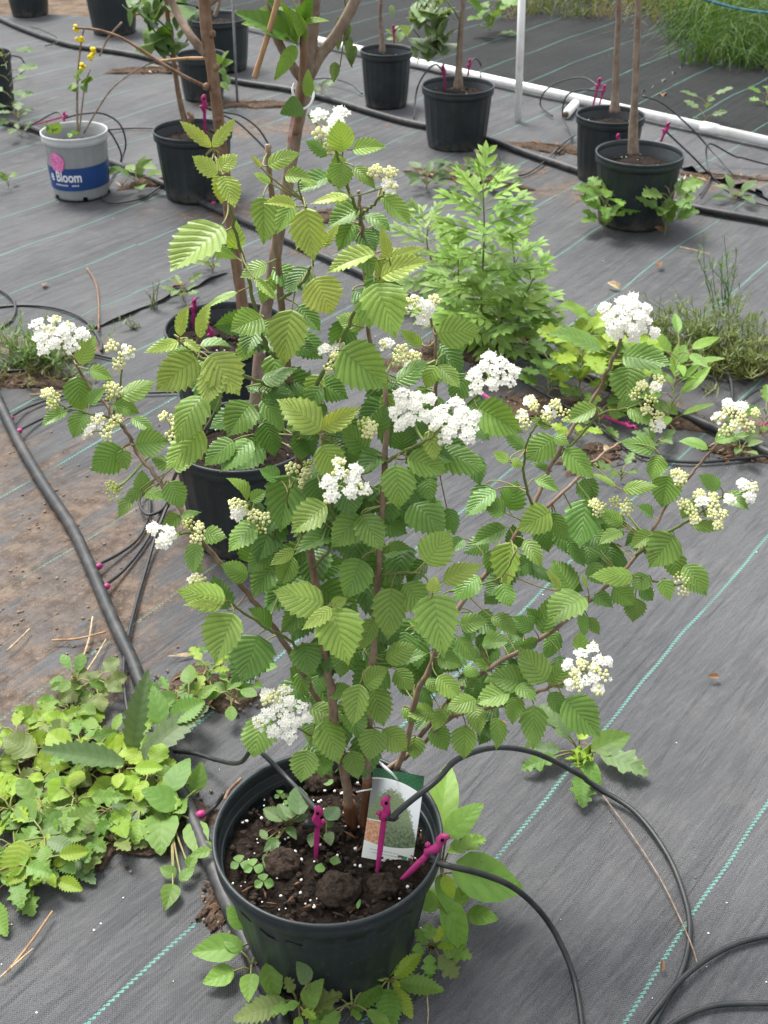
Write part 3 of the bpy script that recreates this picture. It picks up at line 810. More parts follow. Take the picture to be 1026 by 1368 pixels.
S2h, S3h, S1h = np.array(at(522, 1094, s2b[1] + .012)), np.array(at(574, 1150, s3b[1] + .008)), at(429, 1088, soil_pt(422, 1146, .168)[1] + .01)
TUBES = [
    ([S2h, gnd(545, 1073, .265), gnd(583, 1043, .28), gnd(612, 1014, .265), gnd(660, 999, .2), gnd(715, 1006, .14), gnd(772, 1034, .055), gnd(800, 1052, .018), gnd(850, 1085, .008), gnd(893, 1142, .006), gnd(917, 1205, .005), gnd(921, 1255, .005), gnd(908, 1305, .005), gnd(885, 1345, .005), gnd(850, 1410, .005)], .0042, 'black drip tube arching from the plant tag over the pot rim to lower right'),
    ([S3h, gnd(600, 1157, .215), gnd(645, 1168, .185), gnd(688, 1187, .14), gnd(725, 1222, .075), gnd(752, 1266, .03), gnd(768, 1312, .008), gnd(778, 1375, .005), gnd(782, 1440, .005)], .0042, 'black drip tube bending from the right pot rim down to the bottom edge'),
    ([gnd(850, 1385, .005), gnd(877, 1348, .011), gnd(912, 1307, .013), gnd(955, 1275, .007), gnd(1000, 1257, .005), gnd(1080, 1243, .005)], .0042, 'upper of two drip tubes leaving the lower right edge'),
    ([gnd(870, 1390, .005), gnd(915, 1358, .005), gnd(965, 1343, .005), gnd(1060, 1342, .005)], .004, 'lowest drip tube in the bottom right corner'),
    ([gnd(228, 1003, .012), gnd(262, 1006, .02), gnd(300, 1018, .06), gnd(322, 1018, .16), gnd(338, 1000, .232), gnd(352, 1008, .233), gnd(388, 1044, .21), S1h], .0036, 'drip tube reaching over the left pot rim to the left stake'),
    ([gnd(270, 1090, .014), gnd(288, 1075, .01), gnd(300, 1058, .03)], .0034, 'short drip tube between the hose and the front pot'),
    ([gnd(172, 962, .022), gnd(166, 915, .02), gnd(168, 870, .012), gnd(182, 810, .008), gnd(196, 762, .008), gnd(210, 715, .02), gnd(226, 672, .05), gnd(232, 640, .16), gnd(244, 622, .24), gnd(262, 616, .21)], .0036, 'drip tube from the hose to the pot half hidden behind the shrub'),
    ([gnd(141, 784, .018), gnd(165, 765, .008), gnd(190, 735, .006), gnd(210, 700, .01), gnd(222, 670, .02)], .0036, 'lower of two short drip tubes leaving the left hose'),
    ([gnd(131, 757, .018), gnd(160, 742, .008), gnd(185, 722, .006), gnd(200, 690, .008), gnd(198, 660, .01), gnd(186, 672, .015), gnd(196, 690, .02), gnd(216, 684, .02), gnd(228, 660, .03)], .0034, 'looped upper drip tube leaving the left hose'),
    ([gnd(14, 559, .02), gnd(40, 546, .008), gnd(90, 532, .006), gnd(160, 530, .006), gnd(240, 528, .006)], .0034, 'upper drip tube behind the left flowers'),
    ([gnd(25, 576, .02), gnd(55, 562, .006), gnd(100, 545, .006), gnd(150, 538, .006)], .0034, 'lower drip tube behind the left flowers'),
    ([gnd(-30, 415, .006), gnd(30, 411, .006), gnd(80, 416, .01), gnd(115, 432, .012), gnd(134, 458, .008), gnd(136, 472, .006)], .0038, 'drip tube curving behind the leftmost white flower'),
    ([gnd(-30, 378, .006), gnd(2, 391, .01), gnd(20, 408, .014), gnd(14, 432, .008), gnd(-20, 448, .006)], .0038, 'small loop of drip tube at the left edge'),
    ([gnd(-20, 500, .006), gnd(40, 496, .012), gnd(80, 482, .02), gnd(110, 474, .006), gnd(160, 484, .006)], .0038, 'drip tube through the feathery weed at the left'),
    ([FS[0][1], gnd(300, 150, .26), gnd(322, 155, .2), gnd(345, 172, .1), gnd(362, 198, .01)], .0036, 'outer drip tube leaving the pot right of the printed pot'),
    ([FS[0][1], gnd(298, 154, .24), gnd(318, 164, .16), gnd(340, 184, .06), gnd(356, 200, .01)], .0036, 'inner drip tube leaving the pot right of the printed pot'),
    ([FS[8][1], gnd(110, 152, .25), gnd(138, 152, .24), gnd(160, 166, .16), gnd(168, 190, .08), gnd(164, 212, .02), gnd(160, 228, .01)], .0034, 'arched drip tube right of the printed pot'),
    ([gnd(140, 168, .2), gnd(152, 184, .14), gnd(162, 206, .06), gnd(160, 222, .01), gnd(150, 238, .006), gnd(136, 262, .006), gnd(150, 272, .006), gnd(190, 266, .006), gnd(215, 250, .006)], .0034, 'drip tube looping on the ground below the printed pot'),
    ([gnd(140, 174, .01), gnd(180, 171, .006), gnd(215, 172, .006)], .0034, 'straight drip tube between the printed pot and its right neighbour'),
    ([FS[8][1], gnd(75, 150, .21), gnd(50, 163, .08), gnd(32, 172, .01)], .0032, 'drip tube left of the printed pot'),
    ([FS[1][1], gnd(540, 34, .3), gnd(556, 44, .2), gnd(566, 62, .05)], .0032, 'drip tube leaving the small looking far pot'),
    ([FS[2][1], gnd(582, 86, .29), gnd(568, 98, .2), gnd(557, 120, .08), gnd(553, 160, .01)], .0036, 'drip tube hooped over the left rim of the pot left of the white post'),
    ([FS[3][1], gnd(634, 78, .28), gnd(642, 86, .24), gnd(642, 104, .2)], .0032, 'short drip tube on the right of the pot left of the white post'),
    ([FS[4][1], gnd(780, 104, .27), gnd(752, 108, .2), gnd(728, 122, .1), gnd(722, 142, .02), gnd(738, 156, .01)], .0034, 'long hooped drip tube left of the right hand pots'),
    ([FS[5][1], gnd(775, 120, .22), gnd(756, 130, .14), gnd(752, 158, .04), gnd(764, 186, .01), gnd(745, 205, .01)], .0034, 'inner hooped drip tube left of the right hand pots'),
    ([gnd(768, 182, .02), gnd(748, 196, .012), gnd(730, 215, .01), gnd(700, 235, .006), gnd(676, 232, .006), gnd(668, 210, .01)], .0034, 'drip tube trailing on the ground left of the right hand pots'),
    ([gnd(858, 128, .22), gnd(885, 138, .2), gnd(920, 168, .13), gnd(945, 195, .06), gnd(975, 230, .01), gnd(1000, 252, .006), gnd(1060, 285, .006)], .0034, 'long drip tube running to the right edge above the other'),
    ([FS[7][1], gnd(905, 190, .2), gnd(928, 212, .14), gnd(950, 235, .06), gnd(980, 262, .01), gnd(1050, 282, .006)], .0034, 'long drip tube from the tilted stake to the right edge'),
    ([gnd(1040, 225, .006), gnd(985, 210, .04), gnd(948, 192, .09), gnd(944, 215, .04), gnd(948, 240, .012), gnd(935, 262, .01)], .0034, 'sharply bent drip tube right of the right hand pots'),
    ([gnd(962, 486, .012), gnd(975, 505, .03), gnd(978, 535, .02), gnd(972, 570, .012)], .0038, 'drip tube dropping from the lying stakes to the middle hose'),
    ([gnd(1050, 510, .008), gnd(1010, 522, .02), gnd(988, 545, .015), gnd(985, 575, .012)], .0038, 'curved drip tube at the right edge above the hose'),
    ([gnd(690, 505, .01), gnd(760, 545, .008), gnd(812, 580, .008), gnd(855, 608, .008), gnd(920, 618, .006), gnd(985, 614, .006), gnd(1060, 606, .006)], .004, 'drip tube on the cloth passing behind the right hand branches'),
    ([gnd(985, 572, .02), gnd(1000, 595, .012), gnd(1040, 620, .006)], .0036, 'short drip tube slanting to the right edge'),
    ([gnd(40, 36, .02), gnd(60, 42, .03), gnd(80, 55, .02), gnd(60, 62, .01)], .0034, 'drip tube by the top left pot'),
    ([gnd(-20, 75, .15), gnd(25, 76, .12), gnd(32, 95, .03), gnd(15, 108, .006)], .0034, 'looped drip tube of the pot cut off by the left edge'),
    ([gnd(405, 105, .01), gnd(440, 104, .03), gnd(468, 112, .03), gnd(484, 126, .01)], .0036, 'drip tube left of the small looking far pot'),
]
for (pts, r, l) in TUBES:
    hose('drip_tube', l, pts, r, 'tube', 'drip tube', 'thin black drip tubes', 8, 8)

# ------------------------------------------------------------------ printed plant tag
def tag_mat():
    m, nt, b, out = new_mat('printed_tag')
    uv = N(nt, 'UVMap').outputs[0]
    sp = N(nt, 'SeparateXYZ'); link(nt, uv, sp.inputs[0])
    u, v = sp.outputs[0], sp.outputs[1]
    n1 = noise(nt, mapping(nt, uv, (18, 28, 1)), 1, 5, .7)
    n2 = noise(nt, mapping(nt, uv, (50, 70, 1)), 1, 3, .6)
    # printed picture of a shrub: pale sky above a mid green bush, darker ground
    bush = math_(nt, 'ADD', math_(nt, 'MULTIPLY', math_(nt, 'SUBTRACT', n1, .5), .35), math_(nt, 'SUBTRACT', .80, math_(nt, 'MULTIPLY', math_(nt, 'POWER', math_(nt, 'SUBTRACT', u, .42), 2.0), 1.5)))
    isb = ramp(nt, math_(nt, 'SUBTRACT', bush, v), -.03, .04)
    green = mixc(nt, ramp(nt, n2, .35, .65), (.13, .20, .085), (.30, .36, .19))
    green = mixc(nt, ramp(nt, math_(nt, 'SUBTRACT', .52, v), 0, .2), green, mixc(nt, ramp(nt, n1, .4, .6), (.07, .12, .06), (.20, .26, .13)))
    c = mixc(nt, isb, mixc(nt, ramp(nt, u, .1, .3), (.22, .24, .22), (.72, .76, .76)), green)
    # orange flower inset
    ins = math_(nt, 'MULTIPLY', math_(nt, 'LESS_THAN', u, .27), math_(nt, 'LESS_THAN', v, .43))
    c = mixc(nt, ins, c, mixc(nt, ramp(nt, n1, .4, .62), (.55, .23, .075), (.72, .45, .33)))
    fr = math_(nt, 'MULTIPLY', math_(nt, 'LESS_THAN', math_(nt, 'ABSOLUTE', math_(nt, 'SUBTRACT', v, .43)), .007), math_(nt, 'LESS_THAN', u, .28))
    c = mixc(nt, fr, c, (.75, .77, .72))
    # green header above an arch
    arch = math_(nt, 'SUBTRACT', .905, math_(nt, 'MULTIPLY', math_(nt, 'POWER', math_(nt, 'SUBTRACT', u, .28), 2.0), .22))
    hd = math_(nt, 'GREATER_THAN', v, arch)
    c = mixc(nt, math_(nt, 'GREATER_THAN', v, math_(nt, 'SUBTRACT', arch, .016)), c, (.80, .82, .78))
    c = mixc(nt, hd, c, mixc(nt, ramp(nt, n2, .5, .62), (.010, .085, .030), (.06, .20, .085)))
    # white foot with faint rows of small print
    foot = math_(nt, 'ADD', .165, math_(nt, 'MULTIPLY', math_(nt, 'POWER', math_(nt, 'SUBTRACT', u, .45), 2.0), .16))
    isf = math_(nt, 'LESS_THAN', v, foot)
    rows = math_(nt, 'MULTIPLY', math_(nt, 'GREATER_THAN', math_(nt, 'SINE', math_(nt, 'MULTIPLY', v, 190)), .35), math_(nt, 'GREATER_THAN', noise(nt, mapping(nt, uv, (70, 30, 1)), 1, 1), .46))
    rows = math_(nt, 'MULTIPLY', rows, math_(nt, 'MULTIPLY', math_(nt, 'GREATER_THAN', v, .05), math_(nt, 'LESS_THAN', v, .12)))
    rows = math_(nt, 'MULTIPLY', rows, math_(nt, 'MULTIPLY', math_(nt, 'GREATER_THAN', u, .13), math_(nt, 'LESS_THAN', u, .72)))
    c = mixc(nt, isf, c, mixc(nt, math_(nt, 'MULTIPLY', rows, .65), (.80, .85, .76), (.25, .33, .25)))
    link(nt, c, b.inputs['Base Color'])
    b.inputs['Roughness'].default_value = .4
    b.inputs['Specular IOR Level'].default_value = .4
    return m
M['tagprint'] = tag_mat()
yb = gnd(516, 1150, .170)[1]
bl, br_ = at(483, 1145, yb), at(550, 1158, yb)
tl, tr_ = at(499, 1025, yb + .075), at(567, 1037, yb + .075)
nr = nz(np.cross(br_ - bl, tl - bl)); nr = nr if nr @ (CAM - bl) > 0 else -nr
root = empty('plant_tag', (bl + br_) / 2, 'rectangular printed plant tag with a shrub picture tied to the stem', 'plant tag')
V, U, F = [], [], []
for j in range(9):
    for i in range(6):
        u, v = i / 5, j / 8
        p = (bl * (1 - u) + br_ * u) * (1 - v) + (tl * (1 - u) + tr_ * u) * v + nr * .003 * math.sin(math.pi * v) 
        V.append(p); U.append((u, v))
F = [[j * 6 + i, j * 6 + i + 1, (j + 1) * 6 + i + 1, (j + 1) * 6 + i] for j in range(8) for i in range(5)]
nb = len(V)
V2 = [p - nr * .0007 for p in V]
m_ = MB().add(V + V2, F + [[a + nb for a in reversed(f)] for f in F])
m_.build('card', M['tagprint'], root, uv=U + U)
m_ = MB(); q0 = at(531, 1042, yb + .07) + nr * .001
tube(m_, catmull([q0, at(524, 1034, yb + .062) + nr * .004, at(513, 1024, yb + .066), at(503, 1015, yb + .085)], 5), [.0009, .0016, .0022, .0015], 6); m_.build('tie', M['white_tie'], root)
m_ = MB(); tube(m_, [at(476, 1058, yb + .05), at(497, 1054, yb + .05)], .0011, 6); m_.build('tie', M['white_tie'], root)
# small green printed leaf mark at the foot of the tag
m_ = MB()
cq = (bl * .17 + br_ * .83) * .91 + (tl * .17 + tr_ * .83) * .09 + nr * .0009
ex, ey = nz(br_ - bl), nz(tl - bl)
m_.add([cq] + [cq + (ex * math.cos(t) * .0042 + ey * math.sin(t) * .0042 * (1.2 + .2 * math.sin(t))) for t in np.linspace(0, 2 * math.pi, 13)[:-1]], [[0, 1 + k, 1 + (k + 1) % 12] for k in range(12)])
M['greenprint'] = simple('green_print', (.03, .25, .12), .5)
m_.build('leaf_mark', M['greenprint'], root)
# clods on the soil of the front pot
for (px, py, r, l) in ((452, 1186, .028, 'largest round soil clod at the front of the pot'), (376, 1150, .025, 'round soil clod left of the magenta stake'), (512, 1180, .020, 'dark soil clod below the plant tag'), (430, 1035, .026, 'flat soil clod at the back of the front pot')):
    c = gnd(px, py, .178)
    V, F = [], []
    ph_ = [(rng.uniform(0, 6.28), rng.uniform(0, 6.28), rng.uniform(2, 9), rng.uniform(2, 9)) for _ in range(10)]
    nt_, np_ = 20, 36
    for i in range(nt_ + 1):
        th = math.pi * i / nt_
        for k in range(np_):
            ph = 2 * math.pi * k / np_
            rr = 1 + sum(math.sin(a_ + round(f1) * ph) * math.sin(b_ + f2 * th) * .20 / f1 for (a_, b_, f1, f2) in ph_) + rng.uniform(-.045, .045)
            rr *= r
            V.append((c[0] + rr * math.sin(th) * math.cos(ph), c[1] + rr * math.sin(th) * math.sin(ph), c[2] - .006 + rr * .66 * math.cos(th)))
    F = [[i * np_ + k, i * np_ + (k + 1) % np_, (i + 1) * np_ + (k + 1) % np_, (i + 1) * np_ + k] for i in range(nt_) for k in range(np_)]
    tag(MB().add(V, F).build('soil_clod', M['clod']), l, 'soil clod', 'clods in the front pot')
m_ = MB()
for _ in range(60):
    a, t = rng.uniform(0, 6.28), rng.random() ** .5 * .84
    c = np.array([FP[0] + .153 * t * math.cos(a), FP[1] + .153 * t * math.sin(a), .172])
    d = np.array([math.cos(a * 7), math.sin(a * 7), rng.uniform(-.2, .3)]) * rng.uniform(.004, .012)
    tube(m_, [c - d, c + rv(.001), c + d], [.0006, rng.uniform(.0012, .0026), .0008], 5, rng.randint(0, 1))
m_.build('bark_chips', [M['bark_wet'], M['clod']], P_front)['kind'] = 'stuff'

# ------------------------------------------------------------------ leaves
def leaf_geo(base, tip, nrm, wr=.75, nv=8, tooth=.10, sweep=.16, corr=.016, droop=.12, fold=.12, peak=.62, blunt=.85, notch=.6, twist=0.0, wave=0.0, beta=None, lobes=0, ldepth=.35):
    """a leaf blade: side veins run from the midrib to teeth, the blade is raised between them"""
    base, tip = np.asarray(base, float), np.asarray(tip, float)
    Lg = np.linalg.norm(tip - base)
    X_ = (tip - base) / Lg
    Z_ = nz(nrm - X_ * (np.dot(nrm, X_)))
    Y_ = np.cross(Z_, X_)
    nl = 2 * nv + 1
    s = np.linspace(.03, 1, nl)
    u0 = .92 * s
    um = .90 * s + sweep * 4 * s * (1 - s) * .9 + .01
    W = wr * .5 * np.power(np.maximum(np.sin(math.pi * np.power(np.clip(um, .001, .999), peak)), 0), blunt)
    if beta is not None:
        u0 = .90 * s ** 1.22
        um = .965 * s + sweep * 4 * s * (1 - s) * .9 + .006
        uu = np.clip(um, .004, .999); mx_ = beta[0] / (beta[0] + beta[1])
        W = wr * .5 * uu ** beta[0] * (1 - uu) ** beta[1] / (mx_ ** beta[0] * (1 - mx_) ** beta[1])
    if lobes: W = W * (1 - ldepth * (.5 + .5 * np.cos(2 * math.pi * (lobes * s + .5 * 0))) * np.clip(s * 6, 0, 1))
    even = np.arange(nl) % 2 == 0
    apex = 1.0 if beta is None else 1.045
    Wm = np.where(even, W * (1 + tooth), W * (1 - tooth * notch))
    um = np.where(even, um + .022 * (1 + tooth) * (1.0 if beta is None else np.clip((1.05 - um) * 3, .3, 1.3)), um - .008)
    ts = np.array([.38, .72, 1.0])
    V, A = [], []
    for j in range(nl):                              # midrib
        V.append((u0[j], 0, -corr * .5)); A.append((j / 2, 0.0))
    for sd in (1, -1):
        jr = [rng.uniform(-.03, .03) for _ in range(nl)]
        for j in range(nl):
            for t in ts:
                u = u0[j] + (um[j] - u0[j]) * t ** 1.25
                y = Wm[j] * t * (1 + jr[j])
                z = (-corr if even[j] else corr) * (.9 if t < .9 else .45) * min(1, W[j] * 6)
                V.append((u, sd * y, z)); A.append((j / 2, t))
    V.append((apex, 0, 0)); A.append((nv, .3))
    V = np.array(V)
    F = []
    n3 = 3
    for q, sd in enumerate((1, -1)):
        o = nl + q * nl * n3
        for j in range(nl - 1):
            ids = [[j] + [o + j * n3 + k for k in range(n3)], [j + 1] + [o + (j + 1) * n3 + k for k in range(n3)]]
            for k in range(n3):
                f = [ids[0][k], ids[1][k], ids[1][k + 1], ids[0][k + 1]]
                F.append(f if sd > 0 else f[::-1])
        j = nl - 1
        ids = [j] + [o + j * n3 + k for k in range(n3)]
        for k in range(n3):
            f = [ids[k], len(V) - 1, ids[k + 1]]
            F.append(f if sd > 0 else f[::-1])
    u, y = V[:, 0].copy(), V[:, 1].copy()
    V[:, 2] += fold * np.abs(y) - droop * u * u + droop * u + twist * y * u + wave * np.sin(u * 9 + 1.0) * np.abs(y)
    V *= Lg
    return base + V[:, :1] * X_ + V[:, 1:2] * Y_ + V[:, 2:3] * Z_, F, A

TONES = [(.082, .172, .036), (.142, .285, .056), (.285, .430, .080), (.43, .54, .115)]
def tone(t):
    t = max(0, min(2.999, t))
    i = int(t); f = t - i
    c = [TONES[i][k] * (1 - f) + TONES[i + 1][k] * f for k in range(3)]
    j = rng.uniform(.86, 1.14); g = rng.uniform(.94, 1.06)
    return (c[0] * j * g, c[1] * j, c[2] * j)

# ------------------------------------------------------------------ the flowering shrub
sb = gnd(476, 1100, .166)
shrub = empty('viburnum_shrub', (sb[0], sb[1], .166), 'leafy shrub with flat clusters of white and cream flowers in the front pot', 'shrub')
SY = sb[1]
# branches: photo position and distance of each point, then the radii
BR = [
    ('stem', [(472, 1112, 0), (466, 1075, 0), (457, 1010, 0), (448, 965, -.01), (440, 905, 0), (425, 800, .02), (408, 690, .05), (392, 560, .07), (378, 430, .07), (370, 330, .06), (362, 255, .05), (357, 193, .05)], .0085, .0034, 'bark_shrub'),
    ('stem', [(488, 1098, -.01), (491, 1010, -.01), (497, 900, -.02), (501, 830, -.02), (506, 750, -.02), (513, 640, -.02), (517, 560, -.01), (515, 500, .01)], .0062, .0034, 'bark_shrub'),
    ('stem', [(515, 505, .01), (500, 485, .03), (492, 440, .04), (487, 350, .04), (482, 285, .03), (479, 255, .03)], .0034, .0022, 'bark_shrub'),
    ('stem', [(530, 1030, .02), (545, 985, .03), (556, 930, .04), (575, 890, .05), (590, 850, .06), (625, 795, .08), (672, 738, .11), (712, 676, .14), (738, 618, .17), (768, 568, .19), (800, 520, .2), (825, 465, .2), (836, 430, .19)], .0052, .0024, 'bark_shrub'),
    ('branch', [(700, 700, .13), (745, 665, .17), (790, 620, .2), (826, 592, .22)], .0034, .0022, 'bark_shrub'),
    ('branch', [(508, 1035, .05), (525, 1022, .06), (560, 998, .05), (600, 960, .03), (655, 945, .02), (715, 925, .02), (750, 912, .01), (782, 895, .0)], .0046, .0022, 'bark_shrub'),
    ('branch', [(560, 985, .06), (620, 915, .06), (690, 872, .08), (735, 845, .09), (785, 805, .12), (818, 775, .14), (845, 748, .16), (872, 708, .18), (895, 668, .2), (920, 638, .21), (948, 605, .21), (972, 575, .20)], .0042, .0020, 'bark_shrub'),
    ('branch', [(850, 742, .15), (880, 718, .13), (912, 700, .11), (935, 685, .10), (970, 662, .11), (995, 655, .12)], .0028, .0016, 'stem_green'),
    ('branch', [(830, 765, .14), (870, 775, .12), (895, 782, .1), (912, 780, .09)], .0022, .0013, 'stem_green'),
    ('stem', [(455, 985, .02), (420, 925, .03), (385, 868, .03), (360, 830, .02), (325, 785, .01), (290, 748, 0), (262, 712, 0), (235, 672, .02), (205, 632, .04), (182, 602, .06), (165, 572, .07), (140, 540, .09), (112, 505, .10), (96, 475, .10)], .0052, .0020, 'bark_shrub'),
    ('branch', [(165, 572, .07), (150, 560, .06), (118, 552, .05), (88, 545, .05), (72, 535, .05)], .0018, .0012, 'stem_green'),
    ('branch', [(150, 555, .08), (158, 530, .08), (162, 505, .08), (162, 480, .08)], .0018, .0012, 'stem_green'),
    ('branch', [(412, 880, .02), (385, 855, 0), (355, 838, -.02), (325, 818, -.03), (300, 802, -.04), (285, 806, -.05)], .0026, .0016, 'stem_green'),
    ('branch', [(410, 560, .05), (425, 512, .03), (445, 474, .02), (470, 425, 0), (495, 385, -.02), (510, 355, -.03), (516, 338, -.03)], .0034, .0018, 'stem_green'),
    ('branch', [(385, 480, .07), (360, 470, .06), (345, 420, .05), (330, 365, .05), (318, 322, .04), (302, 262, .03), (290, 222, .03), (284, 198, .03)], .0032, .0014, 'stem_green'),
    ('branch', [(395, 530, .06), (360, 515, .03), (320, 500, 0), (280, 485, -.02), (250, 465, -.03), (238, 452, -.03)], .003, .0014, 'stem_green'),
    ('branch', [(375, 400, .06), (395, 385, .04), (415, 360, .02), (420, 330, .01), (412, 290, .01), (405, 268, .01)], .0026, .0014, 'stem_green'),
    ('branch', [(481, 300, .03), (484, 285, .02), (500, 272, .01), (512, 255, .0), (514, 240, 0)], .0022, .0015, 'stem_green'),
    ('branch', [(482, 290, .03), (472, 270, .02), (462, 240, .02), (452, 215, .02), (445, 185, .02), (440, 172, .02)], .0024, .0015, 'stem_green'),
    ('branch', [(515, 620, -.02), (535, 605, -.03), (548, 598, -.04), (575, 585, -.05), (590, 570, -.05)], .0026, .0015, 'stem_green'),
    ('branch', [(580, 590, .03), (582, 540, .05), (583, 490, .06), (580, 440, .07), (572, 420, .06)], .0032, .0016, 'bark_shrub'),
    ('branch', [(590, 575, .05), (620, 545, .05), (645, 520, .04), (655, 500, .04)], .0024, .0015, 'stem_green'),
    ('branch', [(712, 676, .14), (700, 640, .12), (702, 600, .11), (712, 575, .11), (725, 555, .11)], .0024, .0014, 'stem_green'),
    ('branch', [(738, 618, .17), (770, 588, .18), (805, 552, .18), (840, 545, .16), (868, 530, .15)], .0024, .0014, 'stem_green'),
    ('branch', [(418, 760, .03), (440, 735, 0), (452, 715, -.02), (448, 690, -.03), (430, 655, -.04), (440, 640, -.05)], .0024, .0014, 'stem_green'),
    ('branch', [(415, 730, .04), (390, 690, .01), (385, 660, 0), (395, 640, 0)], .002, .0012, 'stem_green'),
    ('branch', [(395, 590, .06), (410, 580, .03), (428, 575, 0)], .0022, .0014, 'stem_green'),
    ('branch', [(505, 770, -.02), (540, 765, -.04), (565, 768, -.05), (578, 790, -.06)], .0022, .0012, 'stem_green'),
    ('branch', [(430, 830, .01), (436, 815, -.03), (442, 808, -.05)], .0022, .0014, 'stem_green'),
    ('branch', [(380, 740, .05), (365, 720, .02), (345, 705, 0), (335, 690, 0), (330, 675, 0)], .002, .0011, 'stem_green'),
    ('branch', [(450, 985, 0), (425, 985, -.02), (400, 975, -.03), (380, 965, -.04)], .0022, .0014, 'stem_green'),
    ('branch', [(600, 790, .07), (640, 780, .06), (670, 770, .05), (690, 735, .05)], .002, .0011, 'stem_green'),
    ('branch', [(262, 712, 0), (248, 712, -.01), (232, 715, -.02), (218, 714, -.03)], .002, .0012, 'stem_green'),
]
BP, BPX = [], []
for (nm, pts, r0, r1, mt) in BR:
    P = catmull([at(x, y, SY + dy) for (x, y, dy) in pts], 6)
    m_ = MB()
    P2 = np.array(P)
    P2[1:-1] += np.random.default_rng(len(BP)).normal(0, .0007, P2[1:-1].shape)
    tube(m_, P2, [r0 * .84, r1 * .84], 7, bump=.06)
    o = m_.build(nm, M[mt], shrub)
    for p in P: BP.append(p)
    for (x, y, dy) in pts: BPX.append((x, y, dy))
for (pts, r) in (([(474, 1120, 0), (469, 1092, -.001), (466, 1072, -.001)], .0094), ([(487, 1104, -.012), (489, 1070, -.012), (491, 1040, -.012)], .0070)):
    m_ = MB(); tube(m_, catmull([at(x, y, SY + dy) for (x, y, dy) in pts], 5), [r * 1.1, r * .97], 9, bump=.05)
    m_.build('stem_base', M['bark_wet'], shrub)
BP = np.array(BP)
bpx = []
for (nm, pts, *_r) in BR:
    for i in range(len(pts) - 1):
        for t in (0, .25, .5, .75): bpx.append(tuple(pts[i][k] * (1 - t) + pts[i + 1][k] * t for k in range(3)))
bpx = np.array(bpx)
def near_y(px, py):
    d = (bpx[:, 0] - px) ** 2 + (bpx[:, 1] - py) ** 2
    i = np.argsort(d)[:3]
    w = 1 / (d[i] + 60)
    return float((bpx[i, 2] * w).sum() / w.sum())

def petiole(m_, base, X_, r=.0009, mi=1, reach=.085, back=.35):
    d = np.linalg.norm(BP - base, axis=1)
    q = BP[int(np.argmin(d))]
    L_ = np.linalg.norm(q - base)
    c = base - X_ * L_ * back
    c = c * .7 + (base + q) / 2 * .3
    pts = [base * (1 - t) ** 2 + 2 * c * t * (1 - t) + q * t * t for t in np.linspace(0, 1, 7)]
    tube(m_, pts, [r * .9, r * (1.1 if L_ < reach else 1.7)], 5, mi, 1.0, caps=False)

def shrub_leaf(bx, by, tx, ty, wr, t, dy=None, small=False, into=None):
    lay = (1.5 - t) * .045 if dy is None else dy
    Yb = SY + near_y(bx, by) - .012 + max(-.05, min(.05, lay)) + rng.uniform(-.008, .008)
    base = at(bx, by, Yb)
    Lp = math.hypot(tx - bx, ty - by) * mm(base)
    vw = nz(base - CAM)
    tip = at(tx, ty, Yb) 
    d = tip - base
    tip = base + rng.uniform(.88, 1.08) * (d - vw * (d @ vw)) + vw * Lp * rng.uniform(-.42, .10)        # tips mostly reach towards the light and the viewer
    nrm = nz(-vw * .9 + np.array([0, 0, .75]) + rv(.36))
    nv = 7 if small else 9
    young = t > 2.2
    v, f, a = leaf_geo(base, tip, nrm, wr * rng.uniform(.92, 1.06), nv, tooth=.115 if not young else .15, sweep=.25, corr=.020 if not young else .028,
                       droop=rng.uniform(-.05, .48), fold=rng.uniform(-.30, .42), beta=(rng.uniform(.50, .66), rng.uniform(.80, 1.0)), twist=rng.uniform(-.25, .25), wave=rng.uniform(-.12, .12))
    m_ = MB() if into is None else into
    m_.add(v, f, 0, a)
    petiole(m_, base, nz(tip - base))
    if into is not None: return
    m_.build('leaf', [M['leaf'], M['petiole']], shrub, color=tone(t), attr=True)

